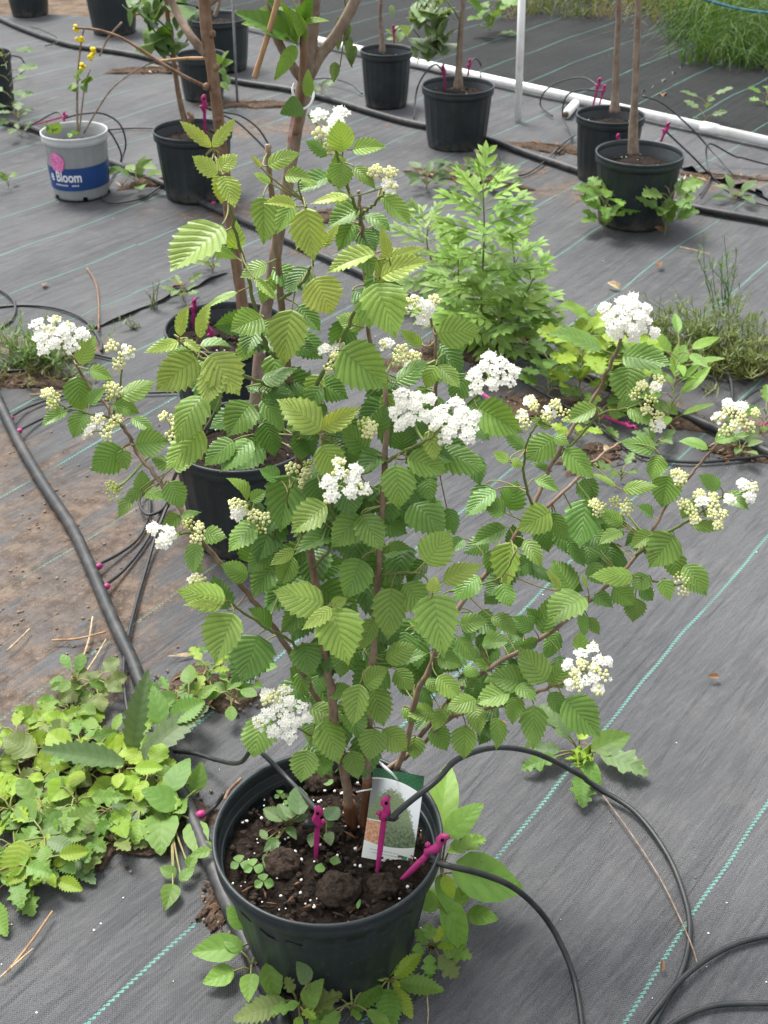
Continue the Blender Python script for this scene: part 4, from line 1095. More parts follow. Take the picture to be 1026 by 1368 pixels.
LEAVES = [
 (283,197,242,163,.34,2.9),(283,197,314,158,.34,2.8),(292,232,256,208,.62,2.7),(292,234,296,273,.95,2.6),(298,234,312,273,.75,2.2),(291,228,317,206,.7,2.5),(297,300,230,361,.88,1.7),(282,330,313,344,.5,1.5),
 (352,262,352,324,.72,1.5),(357,222,402,204,.5,1.9),(362,245,337,230,.6,1.7),(349,224,336,208,.36,2.9),(380,235,416,239,.62,1.5),(396,276,356,272,.45,2.6),(392,268,370,312,.6,1.5),(402,240,424,246,.6,1.4),
 (458,204,452,157,.78,1.7),(470,200,514,196,.52,1.6),(440,206,407,188,.6,1.0),(457,217,452,256,.88,1.3),(472,222,503,254,.55,1.5),(442,234,398,256,.62,1.0),(468,263,410,273,.45,2.6),(481,278,440,302,.85,1.2),(512,262,551,303,.62,1.4),
 (520,346,508,297,.36,2.6),(408,277,420,352,.78,2.2),(418,330,395,300,.6,2.0),(430,330,452,300,.5,2.4),(357,352,320,371,.75,1.4),(340,372,370,403,.42,2.0),(365,358,402,388,.7,1.0),(318,390,281,409,.52,1.5),
 (240,450,251,409,.46,2.4),(265,452,281,404,.46,2.3),(240,457,196,470,.42,2.7),(264,478,208,522,.68,2.0),(244,454,270,472,.5,2.4),(283,490,278,542,.85,2.5),(280,472,320,528,.82,2.2),(352,424,308,442,.82,1.3),(342,438,328,476,.8,.8),
 (390,412,378,492,.78,1.8),(348,508,402,490,.62,1.0),(420,370,444,420,1.0,2.7),(502,338,440,363,.5,2.0),(507,372,520,332,.5,2.2),(507,371,570,350,.45,2.3),(514,346,562,331,.3,2.7),(500,377,527,447,.72,1.8),(487,437,452,424,.75,1.5),
 (454,466,523,522,.78,1.3),(448,476,476,512,.62,.9),(423,510,468,534,.82,1.0),(564,462,533,440,.5,1.3),(528,512,574,481,.62,1.0),(583,447,637,440,.72,1.4),(582,488,570,517,.72,1.5),(585,487,614,517,.6,1.3),(398,448,432,480,.8,1.0),(398,408,427,442,.7,1.2),
 (165,598,119,631,.85,1.2),(163,600,170,630,.65,1.4),(180,594,223,590,.78,1.5),(150,540,190,553,.62,1.3),(175,558,204,577,.6,1.1),(112,550,98,584,.72,1.2),(270,528,238,588,.72,1.6),(272,574,226,622,.62,1.9),(230,622,203,612,.85,1.4),(230,626,259,612,.8,1.5),
 (190,660,190,625,.75,1.4),(194,658,223,668,.8,1.5),(190,655,168,666,.7,1.4),(176,664,159,691,.6,1.5),(225,643,246,681,.88,1.4),(240,688,218,706,.7,1.4),(240,690,270,684,.55,1.4),(271,713,302,718,.82,1.4),(240,712,213,729,.42,1.3),(312,588,273,622,.7,1.2),
 (105,486,129,446,.62,1.4),(103,502,108,547,.92,1.2),(119,494,152,506,.72,1.3),(160,532,207,509,.6,1.4),(90,549,56,570,.6,1.3),(120,541,140,519,.7,1.2),
 (336,538,303,584,.88,1.2),(338,588,290,634,.8,1.0),(352,563,368,610,.9,.8),(350,533,380,577,.52,1.3),(430,576,364,529,.68,2.4),(429,573,482,544,.42,2.6),(430,594,452,644,.95,2.1),(492,602,457,569,.8,.9),(405,578,402,617,.85,.9),(374,641,348,628,.85,.8),
 (386,633,374,712,.78,1.1),(437,674,386,714,.74,1.9),(331,669,302,638,.74,1.6),(334,669,357,654,.72,1.4),(342,699,302,740,.82,1.6),(362,728,334,762,.7,1.2),(482,688,446,728,.85,1.4),(482,687,508,732,.7,1.3),(452,714,398,738,.62,1.2),
 (528,620,532,674,.85,1.6),(543,611,600,632,.72,1.5),(588,604,645,626,.62,1.1),(544,611,556,586,.6,.9),(572,639,575,670,.92,1.2),(550,669,597,717,.85,1.2),(597,678,608,718,.7,1.0),(511,694,542,712,.82,1.0),(638,544,702,580,.74,1.4),(702,598,671,577,.6,1.0),
 (680,617,659,604,.8,2.0),(682,615,698,622,.7,1.9),(662,654,619,692,.68,.9),(680,682,692,638,.95,1.1),(676,686,643,672,.8,1.1),(677,704,634,726,.62,1.1),(568,754,604,705,.85,2.0),
 (806,468,736,446,.58,1.3),(622,498,607,540,.82,1.0),(797,544,760,562,.72,1.4),(737,570,710,560,.6,1.3),(830,475,897,487,.58,1.2),(841,488,835,537,.82,1.2),(824,545,855,535,.52,1.3),(838,547,872,567,.5,1.3),(877,600,826,589,.62,1.3),(947,600,910,590,.62,1.3),(954,590,997,582,.62,1.3),
 (741,584,703,614,.82,1.4),(740,583,760,594,.7,1.3),(754,599,792,637,.62,1.5),(737,630,710,619,.42,1.2),(714,640,748,657,.6,1.3),(823,651,784,631,.52,1.9),(831,654,875,650,.46,1.9),(783,665,775,728,.8,1.1),(760,724,779,754,.62,1.0),(785,709,815,737,.92,1.0),
 (736,684,693,707,.78,1.9),(735,685,757,722,.62,1.3),(701,721,724,759,.52,1.7),(833,700,800,681,.6,1.6),(831,710,801,727,.72,1.7),(872,711,844,732,.72,1.8),(901,714,868,757,.95,1.5),(872,690,848,674,.8,1.0),(881,607,869,642,.92,1.3),(893,634,885,674,.88,1.2),
 (963,652,933,634,.62,1.3),(967,662,997,679,.62,1.3),(926,667,911,694,.9,1.2),(924,702,967,705,.36,1.6),(900,739,905,771,.85,1.4),(914,754,942,793,.72,1.4),(867,769,846,787,.9,1.4),(855,784,872,802,.9,.9),(885,774,895,803,.8,1.6),(813,775,847,768,.6,1.8),
 (366,754,338,797,.82,1.2),(332,771,295,754,.74,1.4),(262,723,258,768,.72,1.3),(250,742,272,765,.6,1.3),(303,801,238,790,.62,2.0),(292,808,248,808,.32,2.8),(312,818,289,882,.85,1.8),(346,848,324,908,.92,1.1),(362,841,333,814,.8,1.1),(406,809,374,847,.72,1.1),(434,806,364,789,.74,2.0),
 (391,743,374,782,.82,1.3),(393,734,364,753,.5,2.2),(405,858,416,907,.92,1.1),(483,746,461,800,.82,1.4),(443,811,405,840,.5,2.5),(442,811,463,880,.8,2.0),(442,808,464,800,.72,2.2),(499,826,479,870,.62,1.6),(497,819,488,778,.62,1.3),(523,784,518,855,.74,1.7),(539,779,572,817,.82,1.4),
 (514,740,552,734,.7,1.2),(514,881,560,861,.74,1.7),(520,886,575,872,.5,1.3),(462,864,455,903,.85,1.3),(420,866,432,902,.7,1.0),(487,916,523,889,.74,1.8),(529,894,552,923,.82,1.4),(582,851,546,829,.7,1.2),(578,793,582,767,.85,3.0),(591,777,643,756,.5,2.8),(578,792,592,875,.68,1.9),
 (682,723,677,783,.8,1.9),(670,785,648,806,.92,1.0),(671,779,681,808,.82,1.3),(641,769,605,802,.74,1.2),(660,733,660,768,.8,1.2),(614,835,650,830,.74,1.3),(656,824,689,847,.68,1.4),(713,841,683,824,.72,1.1),(722,830,702,812,.8,1.1),(611,850,634,883,.68,1.3),(643,861,682,857,.78,1.2),
 (576,901,561,866,.62,1.0),(584,879,617,889,.74,1.3),(659,894,631,882,.62,1.4),(618,894,643,902,.8,1.3),(612,905,640,915,.8,1.2),(724,847,743,788,.52,1.1),(782,797,737,830,.84,1.7),(731,911,690,863,.74,1.6),(702,911,653,904,.74,1.4),(766,791,740,750,.85,1.3),(788,752,803,778,.8,1.2),(847,771,793,770,.48,2.0),
 (794,794,818,811,.74,1.1),(819,784,848,807,.82,1.3),(849,798,845,833,.92,1.2),(778,818,780,848,.6,1.2),(786,824,802,850,.6,1.3),(775,872,775,842,.8,1.6),(746,843,727,883,.6,1.1),(719,854,693,863,.7,1.1),(749,786,729,762,.36,2.4),(785,786,775,764,.26,2.4),
 (412,946,462,962,.74,1.7),(431,962,451,1015,.74,1.8),(421,963,415,1001,.82,1.2),(438,931,469,917,.72,1.6),(411,1001,402,1045,.9,1.4),(430,1001,430,1036,.82,1.4),(481,913,472,964,.72,1.8),(498,918,513,971,.72,1.5),(468,948,481,988,.8,1.3),(501,973,493,1015,.9,1.6),(469,1003,479,1043,.78,1.7),(353,953,339,1008,.82,1.4),
 (398,898,409,928,.7,1.2),(430,900,424,928,.8,1.1),(511,974,543,1002,.82,1.7),(555,983,553,1014,.85,1.4),(539,944,557,967,.7,1.3),(580,949,546,956,.74,1.7),(593,946,579,977,.72,1.8),(584,903,614,932,.74,1.8),(572,905,585,928,.7,1.3),(637,934,597,947,.62,1.8),(635,943,641,983,.72,1.6),(622,968,620,1013,.82,1.4),
 (579,968,597,1003,.82,1.3),(662,958,663,1005,.62,1.5),(682,924,637,939,.72,1.7),(670,900,645,912,.6,1.5),(713,941,712,1001,.62,1.4),(691,930,685,964,.72,1.6),(754,933,802,984,.78,1.3),(734,924,754,955,.7,1.2),(733,916,758,888,.8,1.3),(690,915,715,935,.7,1.4),(596,940,612,960,.8,1.4),
]
for L_ in LEAVES:
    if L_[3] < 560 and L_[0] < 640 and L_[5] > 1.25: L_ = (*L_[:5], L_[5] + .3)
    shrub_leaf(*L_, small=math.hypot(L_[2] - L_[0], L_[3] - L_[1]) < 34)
# more small leaves on the upper shoots
UP = [(x, y) for (x, y, dy) in bpx if y < 600 and 240 < x < 640]
n_up = 36
for k in range(n_up):
    px, py = UP[rng.randrange(len(UP))]
    px += rng.gauss(0, 9); py += rng.gauss(0, 9)
    a = rng.uniform(.1, math.pi - .1) if rng.random() < .7 else rng.uniform(0, 6.28)
    ln = rng.uniform(26, 46)
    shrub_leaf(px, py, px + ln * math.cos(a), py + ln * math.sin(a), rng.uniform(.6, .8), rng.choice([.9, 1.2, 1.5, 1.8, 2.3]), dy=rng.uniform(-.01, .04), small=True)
# leaves deeper inside the crown: a few more single ones, then one mass that fills the shade
def inner(k):
    while True:
        u = rng.random()
        if u < .62: px, py = rng.gauss(455, 80), rng.gauss(735, 120)
        elif u < .82: px, py = rng.gauss(625, 60), rng.gauss(885, 45)
        else: px, py = rng.gauss(780, 75), rng.gauss(720, 50)
        if 290 < px < 900 and 500 < py < 1000: break
    a = rng.uniform(math.pi * .15, math.pi * .85) if rng.random() < .7 else rng.uniform(0, 6.28)
    ln = rng.uniform(40, 62) if u < .62 else rng.uniform(28, 42)
    return px, py, px + ln * math.cos(a), py + ln * math.sin(a), rng.uniform(.68, .88)
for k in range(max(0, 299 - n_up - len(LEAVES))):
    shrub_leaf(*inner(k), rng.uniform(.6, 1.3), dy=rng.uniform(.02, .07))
mass = MB()
for k in range(60):
    px, py = UP[rng.randrange(len(UP))]
    px += rng.gauss(0, 16); py += rng.gauss(0, 12) + 8
    a = rng.uniform(.1, math.pi - .1) if rng.random() < .7 else rng.uniform(0, 6.28)
    ln = rng.uniform(30, 52)
    if py > 300: shrub_leaf(px, py, px + ln * math.cos(a), py + ln * math.sin(a), rng.uniform(.65, .85), 1.0, dy=rng.uniform(.025, .05), into=mass)
for k in range(150):
    shrub_leaf(*inner(k), 1.0, dy=rng.uniform(.03, .05) + rng.uniform(0, .05), into=mass)
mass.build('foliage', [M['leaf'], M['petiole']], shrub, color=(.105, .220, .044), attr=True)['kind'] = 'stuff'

# flower clusters
def floret(m_, p, n, r):
    n = nz(n); a = nz(np.cross(n, [.3, .9, .1])); b = np.cross(n, a)
    ph = rng.uniform(0, 6.28)
    V = [p - n * r * .25]; F = []
    for k in range(5):
        t = ph + 2 * math.pi * k / 5
        d = a * math.cos(t) + b * math.sin(t); e = -a * math.sin(t) + b * math.cos(t)
        i = len(V)
        V += [p + d * r * .55 - e * r * .42 + n * r * .10, p + d * r * .98 - e * r * .25 + n * r * .12, p + d * r * 1.02 + e * r * .25 + n * r * .12, p + d * r * .55 + e * r * .42 + n * r * .10]
        F += [[0, i, i + 1, i + 2, i + 3]]
    m_.add(V, F, 0)
    for k in range(1):
        t = rng.uniform(0, 6.28)
        d = nz(n * 1.0 + (a * math.cos(t) + b * math.sin(t)) * .55)
        e = np.cross(d, n) * .00035 / (np.linalg.norm(np.cross(d, n)) + 1e-9)
        q = p + d * r * rng.uniform(1.1, 1.5)
        m_.add([p - e, p + e, q + e * 1.8, q - e * 1.8], [[0, 1, 2, 3]], 0)

def cluster(cx, cy, w, h, opn, dy=-.02, tilt=.6, label=None):
    Y_ = SY + near_y(cx, cy) + dy
    C = at(cx, cy, Y_)
    s = mm(C)
    vw = nz(C - CAM)
    n = nz(np.array([0, 0, 1.0]) * (1 - tilt) - vw * tilt + rv(.08))
    A_ = nz(RIGHT - n * (RIGHT @ n)); B_ = np.cross(n, A_)
    iu = nz(np.cross(np.cross(vw, [0, 0, -1.0]), vw)); iu = iu if iu[2] > 0 else -iu
    ra = w * .5 * s
    rb_ = min(h * .5 * s / max(.45, abs(B_ @ iu)), ra * 1.6)
    fl, st = MB(), MB()
    hub = C - n * max(ra, rb_) * .75
    area = math.pi * ra * rb_
    nu = max(3, int(area / (math.pi * .0080 ** 2) * (.76 if opn > .9 else .66)))
    d = np.linalg.norm(BP - hub, axis=1); q = BP[int(np.argmin(d))]
    tube(st, catmull([q, (q + hub) / 2 + n * -.004 + rv(.002), hub, hub + n * .004], 4), [.0015, .0013], 6)
    for i in range(nu):
        rr = math.sqrt((i + .5) / nu); t = i * 2.39996 + rng.uniform(-.25, .25)
        x, y = rr * math.cos(t) * .86, rr * math.sin(t) * .86
        c = C + A_ * ra * x + B_ * rb_ * y + n * max(ra, rb_) * (.05 - .13 * rr * rr) + n * rng.uniform(-.0025, .002)
        tube(st, [hub, hub * .45 + c * .55 - n * .001, c - n * .003], [.0008, .0005], 4, caps=False)
        on = nz(n + (A_ * x + B_ * y) * .45)
        o_i = opn + rng.uniform(-.35, .35)
        sub = rng.uniform(.0062, .0092)
        k = rng.randint(9, 12) if opn > .7 else rng.randint(10, 15)
        for j in range(k):
            r2 = math.sqrt((j + .3) / k); t2 = j * 2.39996 + i
            a2 = nz(np.cross(on, [.2, .3, .9])); b2 = np.cross(on, a2)
            p = c + (a2 * math.cos(t2) + b2 * math.sin(t2)) * sub * r2 + on * sub * (.26 - .40 * r2 * r2) + rv(.0003)
            od = nz(on + (a2 * math.cos(t2) + b2 * math.sin(t2)) * .4 * r2)
            oo = o_i + rng.uniform(-.15, .15)
            if oo > .62: floret(fl, p, od, rng.uniform(.0029, .0036))
            else: lump(fl, p, rng.uniform(.0021, .0027) if oo > .25 else rng.uniform(.0016, .0021), (1, 1, 1), .08, 1 if oo > .12 else 2)
    o = st.build('flower_cluster', M['raystalk'], shrub)
    if label: o['label'] = label
    f_ = fl.build('florets', [M['petal'], M['budcream'], M['budyellow']], o, smooth=False)
    f_['kind'] = 'stuff'
CL = [(440, 160, 66, 40, 1.1), (435, 186, 46, 26, .45), (513, 233, 54, 38, .38), (564, 411, 66, 42, .55), (528, 466, 52, 38, .5), (545, 478, 44, 28, .55), (440, 476, 46, 46, .5), (548, 545, 72, 62, 1.2, -.075), (604, 562, 88, 62, 1.2, -.085), (656, 498, 74, 64, 1.2, -.05), (724, 549, 86, 44, .40),
      (834, 418, 82, 54, 1.2), (848, 438, 68, 36, 1.1), (868, 520, 50, 50, .42), (872, 556, 44, 34, .40), (982, 556, 68, 54, .62), (1000, 650, 28, 34, .8), (946, 676, 82, 56, .45), (907, 636, 24, 18, .25), (832, 673, 40, 22, .12), (798, 676, 22, 18, .1), (914, 777, 28, 28, .1),
      (787, 893, 80, 72, .74, -.04), (377, 953, 82, 86, .85, -.05), (464, 641, 78, 68, .78, -.07), (401, 632, 50, 40, .1), (77, 446, 80, 54, .95), (160, 470, 50, 38, .40), (140, 570, 64, 40, .34), (68, 530, 22, 24, .08), (150, 521, 24, 18, .1), (228, 565, 38, 40, .36), (216, 711, 52, 34, .85), (260, 706, 42, 34, .08), (318, 677, 22, 20, .6), (346, 693, 38, 26, .1), (492, 570, 20, 20, .2), (152, 653, 22, 18, .05), (262, 776, 20, 14, .4)]
for c in CL: cluster(*c)

# ------------------------------------------------------------------ potted trees behind
def tree(name, label, base, trunk, r, mat, branches=(), cat='tree'):
    root = empty(name, base, label, cat)
    m_ = MB(); P = catmull(trunk, 7)
    tube(m_, P, r, 11, bump=.05); m_.build('trunk', M[mat], root)
    for (pts, rr, mt) in branches:
        m_ = MB(); tube(m_, catmull(pts, 6), rr, 8, bump=.05); m_.build('branch', M[mt], root)
    return root
def elliptic_leaf(root, base, tip, wr, col, nrm=None, nv=5, tooth=.0, corr=.006, mat='weed', name='leaf', droop=None, fold=None, **kw):
    vw = nz(np.asarray(base) - CAM)
    if nrm is None: nrm = nz(-vw * .6 + np.array([0, 0, .9]) + rv(.3))
    v, f, a = leaf_geo(base, tip, nrm, wr, nv, tooth, corr=corr, droop=rng.uniform(.05, .3) if droop is None else droop, fold=rng.uniform(.0, .35) if fold is None else fold, twist=rng.uniform(-.2, .2), **kw)
    return MB().add(v, f, 0, a).build(name, [M[mat]], root, color=col, attr=True)
def vary(c, s=.18):
    j = 1 + rng.uniform(-s, s)
    return (c[0] * j * (1 + rng.uniform(-.08, .08)), c[1] * j, c[2] * j)

ya = PA[1] + .03
tA = tree('young_tree', 'young tree with thick reddish brown trunk and a thin dead side twig', (PA[0], PA[1], .195),
          [at(326, 425, ya), at(321, 385, ya), at(308, 300, ya), at(297, 200, ya), at(286, 110, ya), at(276, 40, ya), at(268, -60, ya)], [.0150, .0132, .0122, .0126, .0126, .0132, .0122], 'bark_red',
          [([at(279, 118, ya), at(250, 104, ya - .02), at(215, 84, ya - .03), at(165, 52, ya - .03), at(130, 40, ya - .03), at(100, 37, ya - .03)], [.0042, .0034, .0022], 'bark_red'),
           ([at(276, 72, ya), at(256, 50, ya), at(238, 20, ya + .03), at(218, -25, ya + .05)], [.0105, .0085, .0075], 'bark_grey'),
           ([at(280, 78, ya + .02), at(250, 78, ya + .04), at(210, 82, ya + .06)], [.0038, .003], 'tan_wood'),
           ([at(274, 8, ya), at(292, -8, ya + .02), at(305, -40, ya + .03)], [.009, .008], 'bark_grey')])
for (px, py) in ((288, 90), (283, 45), (292, 160), (276, 116), (295, 190)):
    m_ = MB(); lump(m_, at(px, py, ya - .008), .010, (1, .8, 1), .1); m_.build('knot', M['bark_red'], tA)
yb_ = PB[1] + .02
GRN = (.15, .27, .035)
tB = tree('young_tree', 'forked young tree with grey brown trunk and bright new leaves', (PB[0], PB[1], .195),
          [at(338, 565, yb_), at(343, 520, yb_), at(350, 450, yb_), at(366, 350, yb_), at(383, 250, yb_), at(396, 170, yb_), at(408, 105, yb_), at(415, 50, yb_), at(423, -50, yb_)], [.0150, .0122, .0118, .0115, .0118, .0120, .0140, .0130, .0115], 'bark_grey',
          [([at(408, 112, yb_), at(425, 78, yb_), at(448, 48, yb_), at(470, 10, yb_), at(486, -30, yb_)], [.0105, .0095, .009], 'bark_grey'),
           ([at(402, 104, yb_ - .01), at(384, 78, yb_ - .02), at(370, 50, yb_ - .03), at(362, 20, yb_ - .03), at(358, -30, yb_ - .03)], [.0088, .0075, .006], 'bark_grey'),
           ([at(394, 178, yb_ - .012), at(401, 140, yb_ - .03), at(405, 80, yb_ - .05), at(404, 20, yb_ - .05), at(405, -40, yb_ - .05)], [.0066, .0060, .0052], 'bark_red'),
           ([at(388, -60, yb_ - .1), at(374, -10, yb_ - .1), at(360, 40, yb_ - .1), at(346, 85, yb_ - .1), at(340, 104, yb_ - .1)], [.0048, .0046, .0044, .005], 'tan_wood')])
for (bx, by, tx, ty, w, dz) in ((392, 55, 338, 18, .5, 0), (390, 50, 312, 16, .42, -.03), (395, 60, 350, -10, .4, .02), (398, 62, 372, 0, .42, 0), (402, 55, 388, -5, .4, 0), (400, 30, 418, -10, .4, 0), (406, 30, 440, 28, .4, -.02), (404, 48, 385, 10, .5, -.04), (396, 60, 366, 108, .36, -.04), (398, 60, 378, 45, .6, -.02), (404, 140, 374, 152, .7, -.03), (408, 130, 412, 92, .3, -.05), (410, 152, 425, 170, .5, 0), (372, 12, 330, 30, .45, .02), (398, 20, 360, 10, .45, 0), (392, 40, 322, 32, .4, .03)):
    elliptic_leaf(tB, at(bx, by, yb_ - .05 + dz), at(tx, ty, yb_ - .07 + dz + rng.uniform(-.03, .03)), w, vary(GRN if rng.random() < .7 else (.09, .19, .03)), nv=6, tooth=.03)
for (x0, y0) in ((456, 20), (466, 48), (460, 70), (448, 82), (470, 32), (452, 45), (476, 60)):
    elliptic_leaf(tB, at(x0, y0, yb_ + .02), at(x0 + rng.uniform(-10, 14), y0 + rng.uniform(16, 30), yb_ + .02), .5, vary((.085, .14, .055)), nv=5)
m_ = MB(); tube(m_, catmull([at(460, -10, yb_ + .02), at(462, 30, yb_ + .02), at(454, 90, yb_ + .02)], 5), [.002, .001], 5); m_.build('twig', M['stem_green'], tB)
m_ = MB(); c0 = at(396, 122, yb_ - .03)
tube(m_, catmull([at(393, 112, yb_ - .03), at(391, 122, yb_ - .05), at(398, 145, yb_ - .045), at(412, 142, yb_ - .04), at(419, 128, yb_ - .03), at(416, 116, yb_)], 5), .0022, 6)
tag(m_.build('plant_tie', M['white_tie']), 'white plastic tie looped round the forked trunk', 'plant tie')
m_ = MB(); p = [at(392, 152, yb_ - .03), at(390, 165, yb_ - .03), at(388, 178, yb_ - .03), at(386, 190, yb_ - .03)]
V = []
for q in p: V += [q - RIGHT * .003, q + RIGHT * .003, q + RIGHT * .003 + np.array([0, .0012, 0]), q - RIGHT * .003 + np.array([0, .0012, 0])]
m_.add(V, [[i * 4 + k, i * 4 + (k + 1) % 4, i * 4 + 4 + (k + 1) % 4, i * 4 + 4 + k] for i in range(3) for k in range(4)])
tag(m_.build('label_strip', M['tape'], smooth=False), 'narrow red label strip hanging beside the forked trunk', 'label')

y2 = P257[1]
DULL = (.105, .19, .06)
t3 = tree('young_tree', 'young leafy tree with curved tan stem right of the printed pot', (P257[0], P257[1], .195),
          [at(252, 176, y2), at(246, 158, y2), at(239, 128, y2), at(234, 95, y2), at(230, 60, y2), at(224, 20, y2), at(220, -40, y2)], [.013, .0105, .0085, .008, .0075, .007], 'bark_red',
          [([at(236, 108, y2), at(232, 78, y2 + .02), at(252, 50, y2 + .03), at(256, 10, y2 + .03)], [.004, .003], 'stem_green'), ([at(250, 172, y2), at(256, 158, y2 - .01), at(252, 150, y2)], [.010, .008], 'bark_red')])
for _ in range(46):
    px, py = rng.gauss(208, 20), rng.uniform(-20, 58)
    elliptic_leaf(t3, at(px, py, y2 + rng.uniform(-.12, .12)), at(px + rng.gauss(0, 12), py + rng.uniform(10, 26), y2 + rng.uniform(-.12, .12)), rng.uniform(.45, .7), vary(DULL if rng.random() < .75 else (.13, .24, .05)), nv=4, corr=.01)
for (pts) in ([(230, 60), (205, 40), (190, 10)], [(227, 40), (200, 20), (180, 20)], [(232, 78), (212, 62), (205, 48)], [(225, 20), (210, 0), (195, -20)]):
    m_ = MB(); tube(m_, catmull([at(x, y, y2) for (x, y) in pts], 4), [.004, .002], 6); m_.build('branch', M['stem_green'], t3)
yw = PW[1]
tw = empty('seedling', (PW[0], PW[1], .165), 'sparse young plant with a few yellow flowers in the printed pot', 'plant')
for pts, rr in (([(104, 176), (103, 140), (104, 100), (108, 60), (112, 38)], [.0045, .003]), ([(106, 176), (110, 140), (114, 112), (121, 92)], [.0035, .002]), ([(112, 178), (128, 150), (150, 118), (180, 95), (208, 82), (230, 78)], [.0035, .0022]), ([(133, 75), (145, 50), (163, 30)], [.003, .0045])):
    m_ = MB(); tube(m_, catmull([at(x, y, yw + .01) for (x, y) in pts], 5), rr, 6, bump=.06); m_.build('stem', M['bark_grey'], tw)
for (x, y, x2, y2_) in ((104, 112, 92, 122), (106, 108, 96, 100), (112, 112, 122, 100), (113, 110, 126, 106), (112, 112, 116, 124), (107, 100, 112, 88), (105, 118, 90, 118), (76, 170, 70, 178), (62, 172, 58, 160), (68, 180, 80, 164), (98, 180, 104, 176), (95, 178, 92, 184)):
    elliptic_leaf(tw, at(x, y, yw + .005), at(x2, y2_, yw - .02), .8, vary((.16, .27, .05)), nv=4)
for (x, y) in ((102, 41), (107, 53), (124, 67), (121, 75), (109, 90)):
    m_ = MB(); c = at(x, y, yw - .01)
    for k in range(5): lump(m_, c + rv(.005), .008, (1, 1, .8), .15)
    m_.build('flower', M['yellowflower'], tw)

y6 = P612[1]
t6 = tree('young_tree', 'slim straight trunk in the pot left of the white post, with drooping grey green leaves', (P612[0], P612[1], .195),
          [at(612, 118, y6), at(613, 95, y6), at(615, 50, y6), at(618, 10, y6), at(621, -40, y6)], [.021, .014, .0105, .010, .0095], 'bark_grey',
          [([at(616, 30, y6), at(600, 5, y6), at(585, 0, y6), at(578, 30, y6 + .03), at(574, 60, y6 + .05)], [.0035, .002], 'stem_green'), ([at(619, 0, y6), at(590, -20, y6), at(560, 0, y6 + .02), at(556, 30, y6 + .03)], [.0035, .002], 'stem_green')])
for _ in range(48):
    px, py = rng.gauss(575, 17), rng.uniform(-10, 72)
    elliptic_leaf(t6, at(px, py, y6 + rng.uniform(-.1, .15)), at(px + rng.gauss(0, 7), py + rng.uniform(10, 20), y6 + rng.uniform(-.1, .15)), rng.uniform(.4, .6), vary((.17, .24, .11)), nv=4)
y5 = P515[1]
tree('young_tree', 'thin grey stem growing from the small looking far pot', (P515[0], P515[1], .19), [at(511, 70, y5), at(510, 48, y5), at(508, 20, y5), at(511, -30, y5)], [.015, .009, .008, .0075], 'bark_grey')
y8 = P816[1]
tree('young_tree', 'slim upright trunk in the pot behind, right of the white post', (P816[0], P816[1], .19), [at(821, 150, y8), at(822, 125, y8), at(824, 70, y8), at(826, 30, y8), at(827, -40, y8)], [.020, .014, .0105, .010, .0095], 'bark_grey')
y9 = P855[1]
tree('young_tree', 'slim upright trunk in the front right pot with weeds round its base', (P855[0], P855[1], .185), [at(846, 206, y9), at(846, 175, y9), at(848, 130, y9), at(850, 80, y9), at(852, 30, y9), at(853, -40, y9)], [.020, .0155, .0112, .0108, .0102, .010], 'bark_grey')
tree('young_tree', 'thin pale stem with fork in the tall pot behind the reddish trunk', (P285[0], P285[1], .2), [at(287, 22, P285[1]), at(292, 5, P285[1]), at(298, -30, P285[1])], [.011, .008], 'bark_grey')
tb = empty('seedling', (P262[0], P262[1], .155), 'small broad leaved seedling right behind the reddish trunk', 'plant')
for (x, y, x2, y2_, w) in ((292, 88, 284, 70, .8), (296, 86, 306, 68, .7), (296, 88, 312, 82, .7), (292, 92, 302, 104, .8), (290, 98, 282, 112, .8), (298, 100, 308, 112, .7), (294, 110, 306, 122, .8)):
    elliptic_leaf(tb, at(x, y, P262[1] - .15), at(x2, y2_, P262[1] - .17), w, vary((.16, .27, .07)), nv=5, tooth=.08)
m_ = MB(); tube(m_, catmull([gnd(292, 128), at(293, 110, gnd(292, 128)[1]), at(294, 86, P262[1] - .15)], 4), .003, 6); m_.build('stem', M['stem_green'], tb)

# ------------------------------------------------------------------ weeds
LIME, MID, OLIVE, GREY = (.25, .37, .035), (.125, .235, .04), (.16, .21, .06), (.14, .22, .09)
KINDS = {'crinkled': dict(nv=9, tooth=.06, sweep=.20, corr=.008, peak=1.05, notch=1.0, wave=.22, lobes=5, ldepth=.22), 'lobed': dict(nv=7, tooth=.03, sweep=.20, corr=.004, peak=1.0, notch=.9, wave=.14, lobes=3.5, ldepth=.42), 'plantain': dict(nv=5, tooth=.0, sweep=.30, corr=.007, peak=.70), 'toothed': dict(nv=9, tooth=.16, sweep=.10, corr=.006, peak=.85, notch=.8),
         'pinnate': dict(nv=3, tooth=.72, sweep=.34, corr=.004, peak=.85, notch=1.05), 'spoon': dict(nv=4, tooth=.0, sweep=.25, corr=.006, peak=1.25)}
def weed_leaf(root, base, tip, wr, kind, col, nrm=None):
    o = elliptic_leaf(root, base, tip, wr, vary(col), nrm, mat='weed', **KINDS[kind])
    return o
def weed(label, c, leaves, group=None, name='weed'):
    root = empty(name, c, label, 'weed', group)
    return root
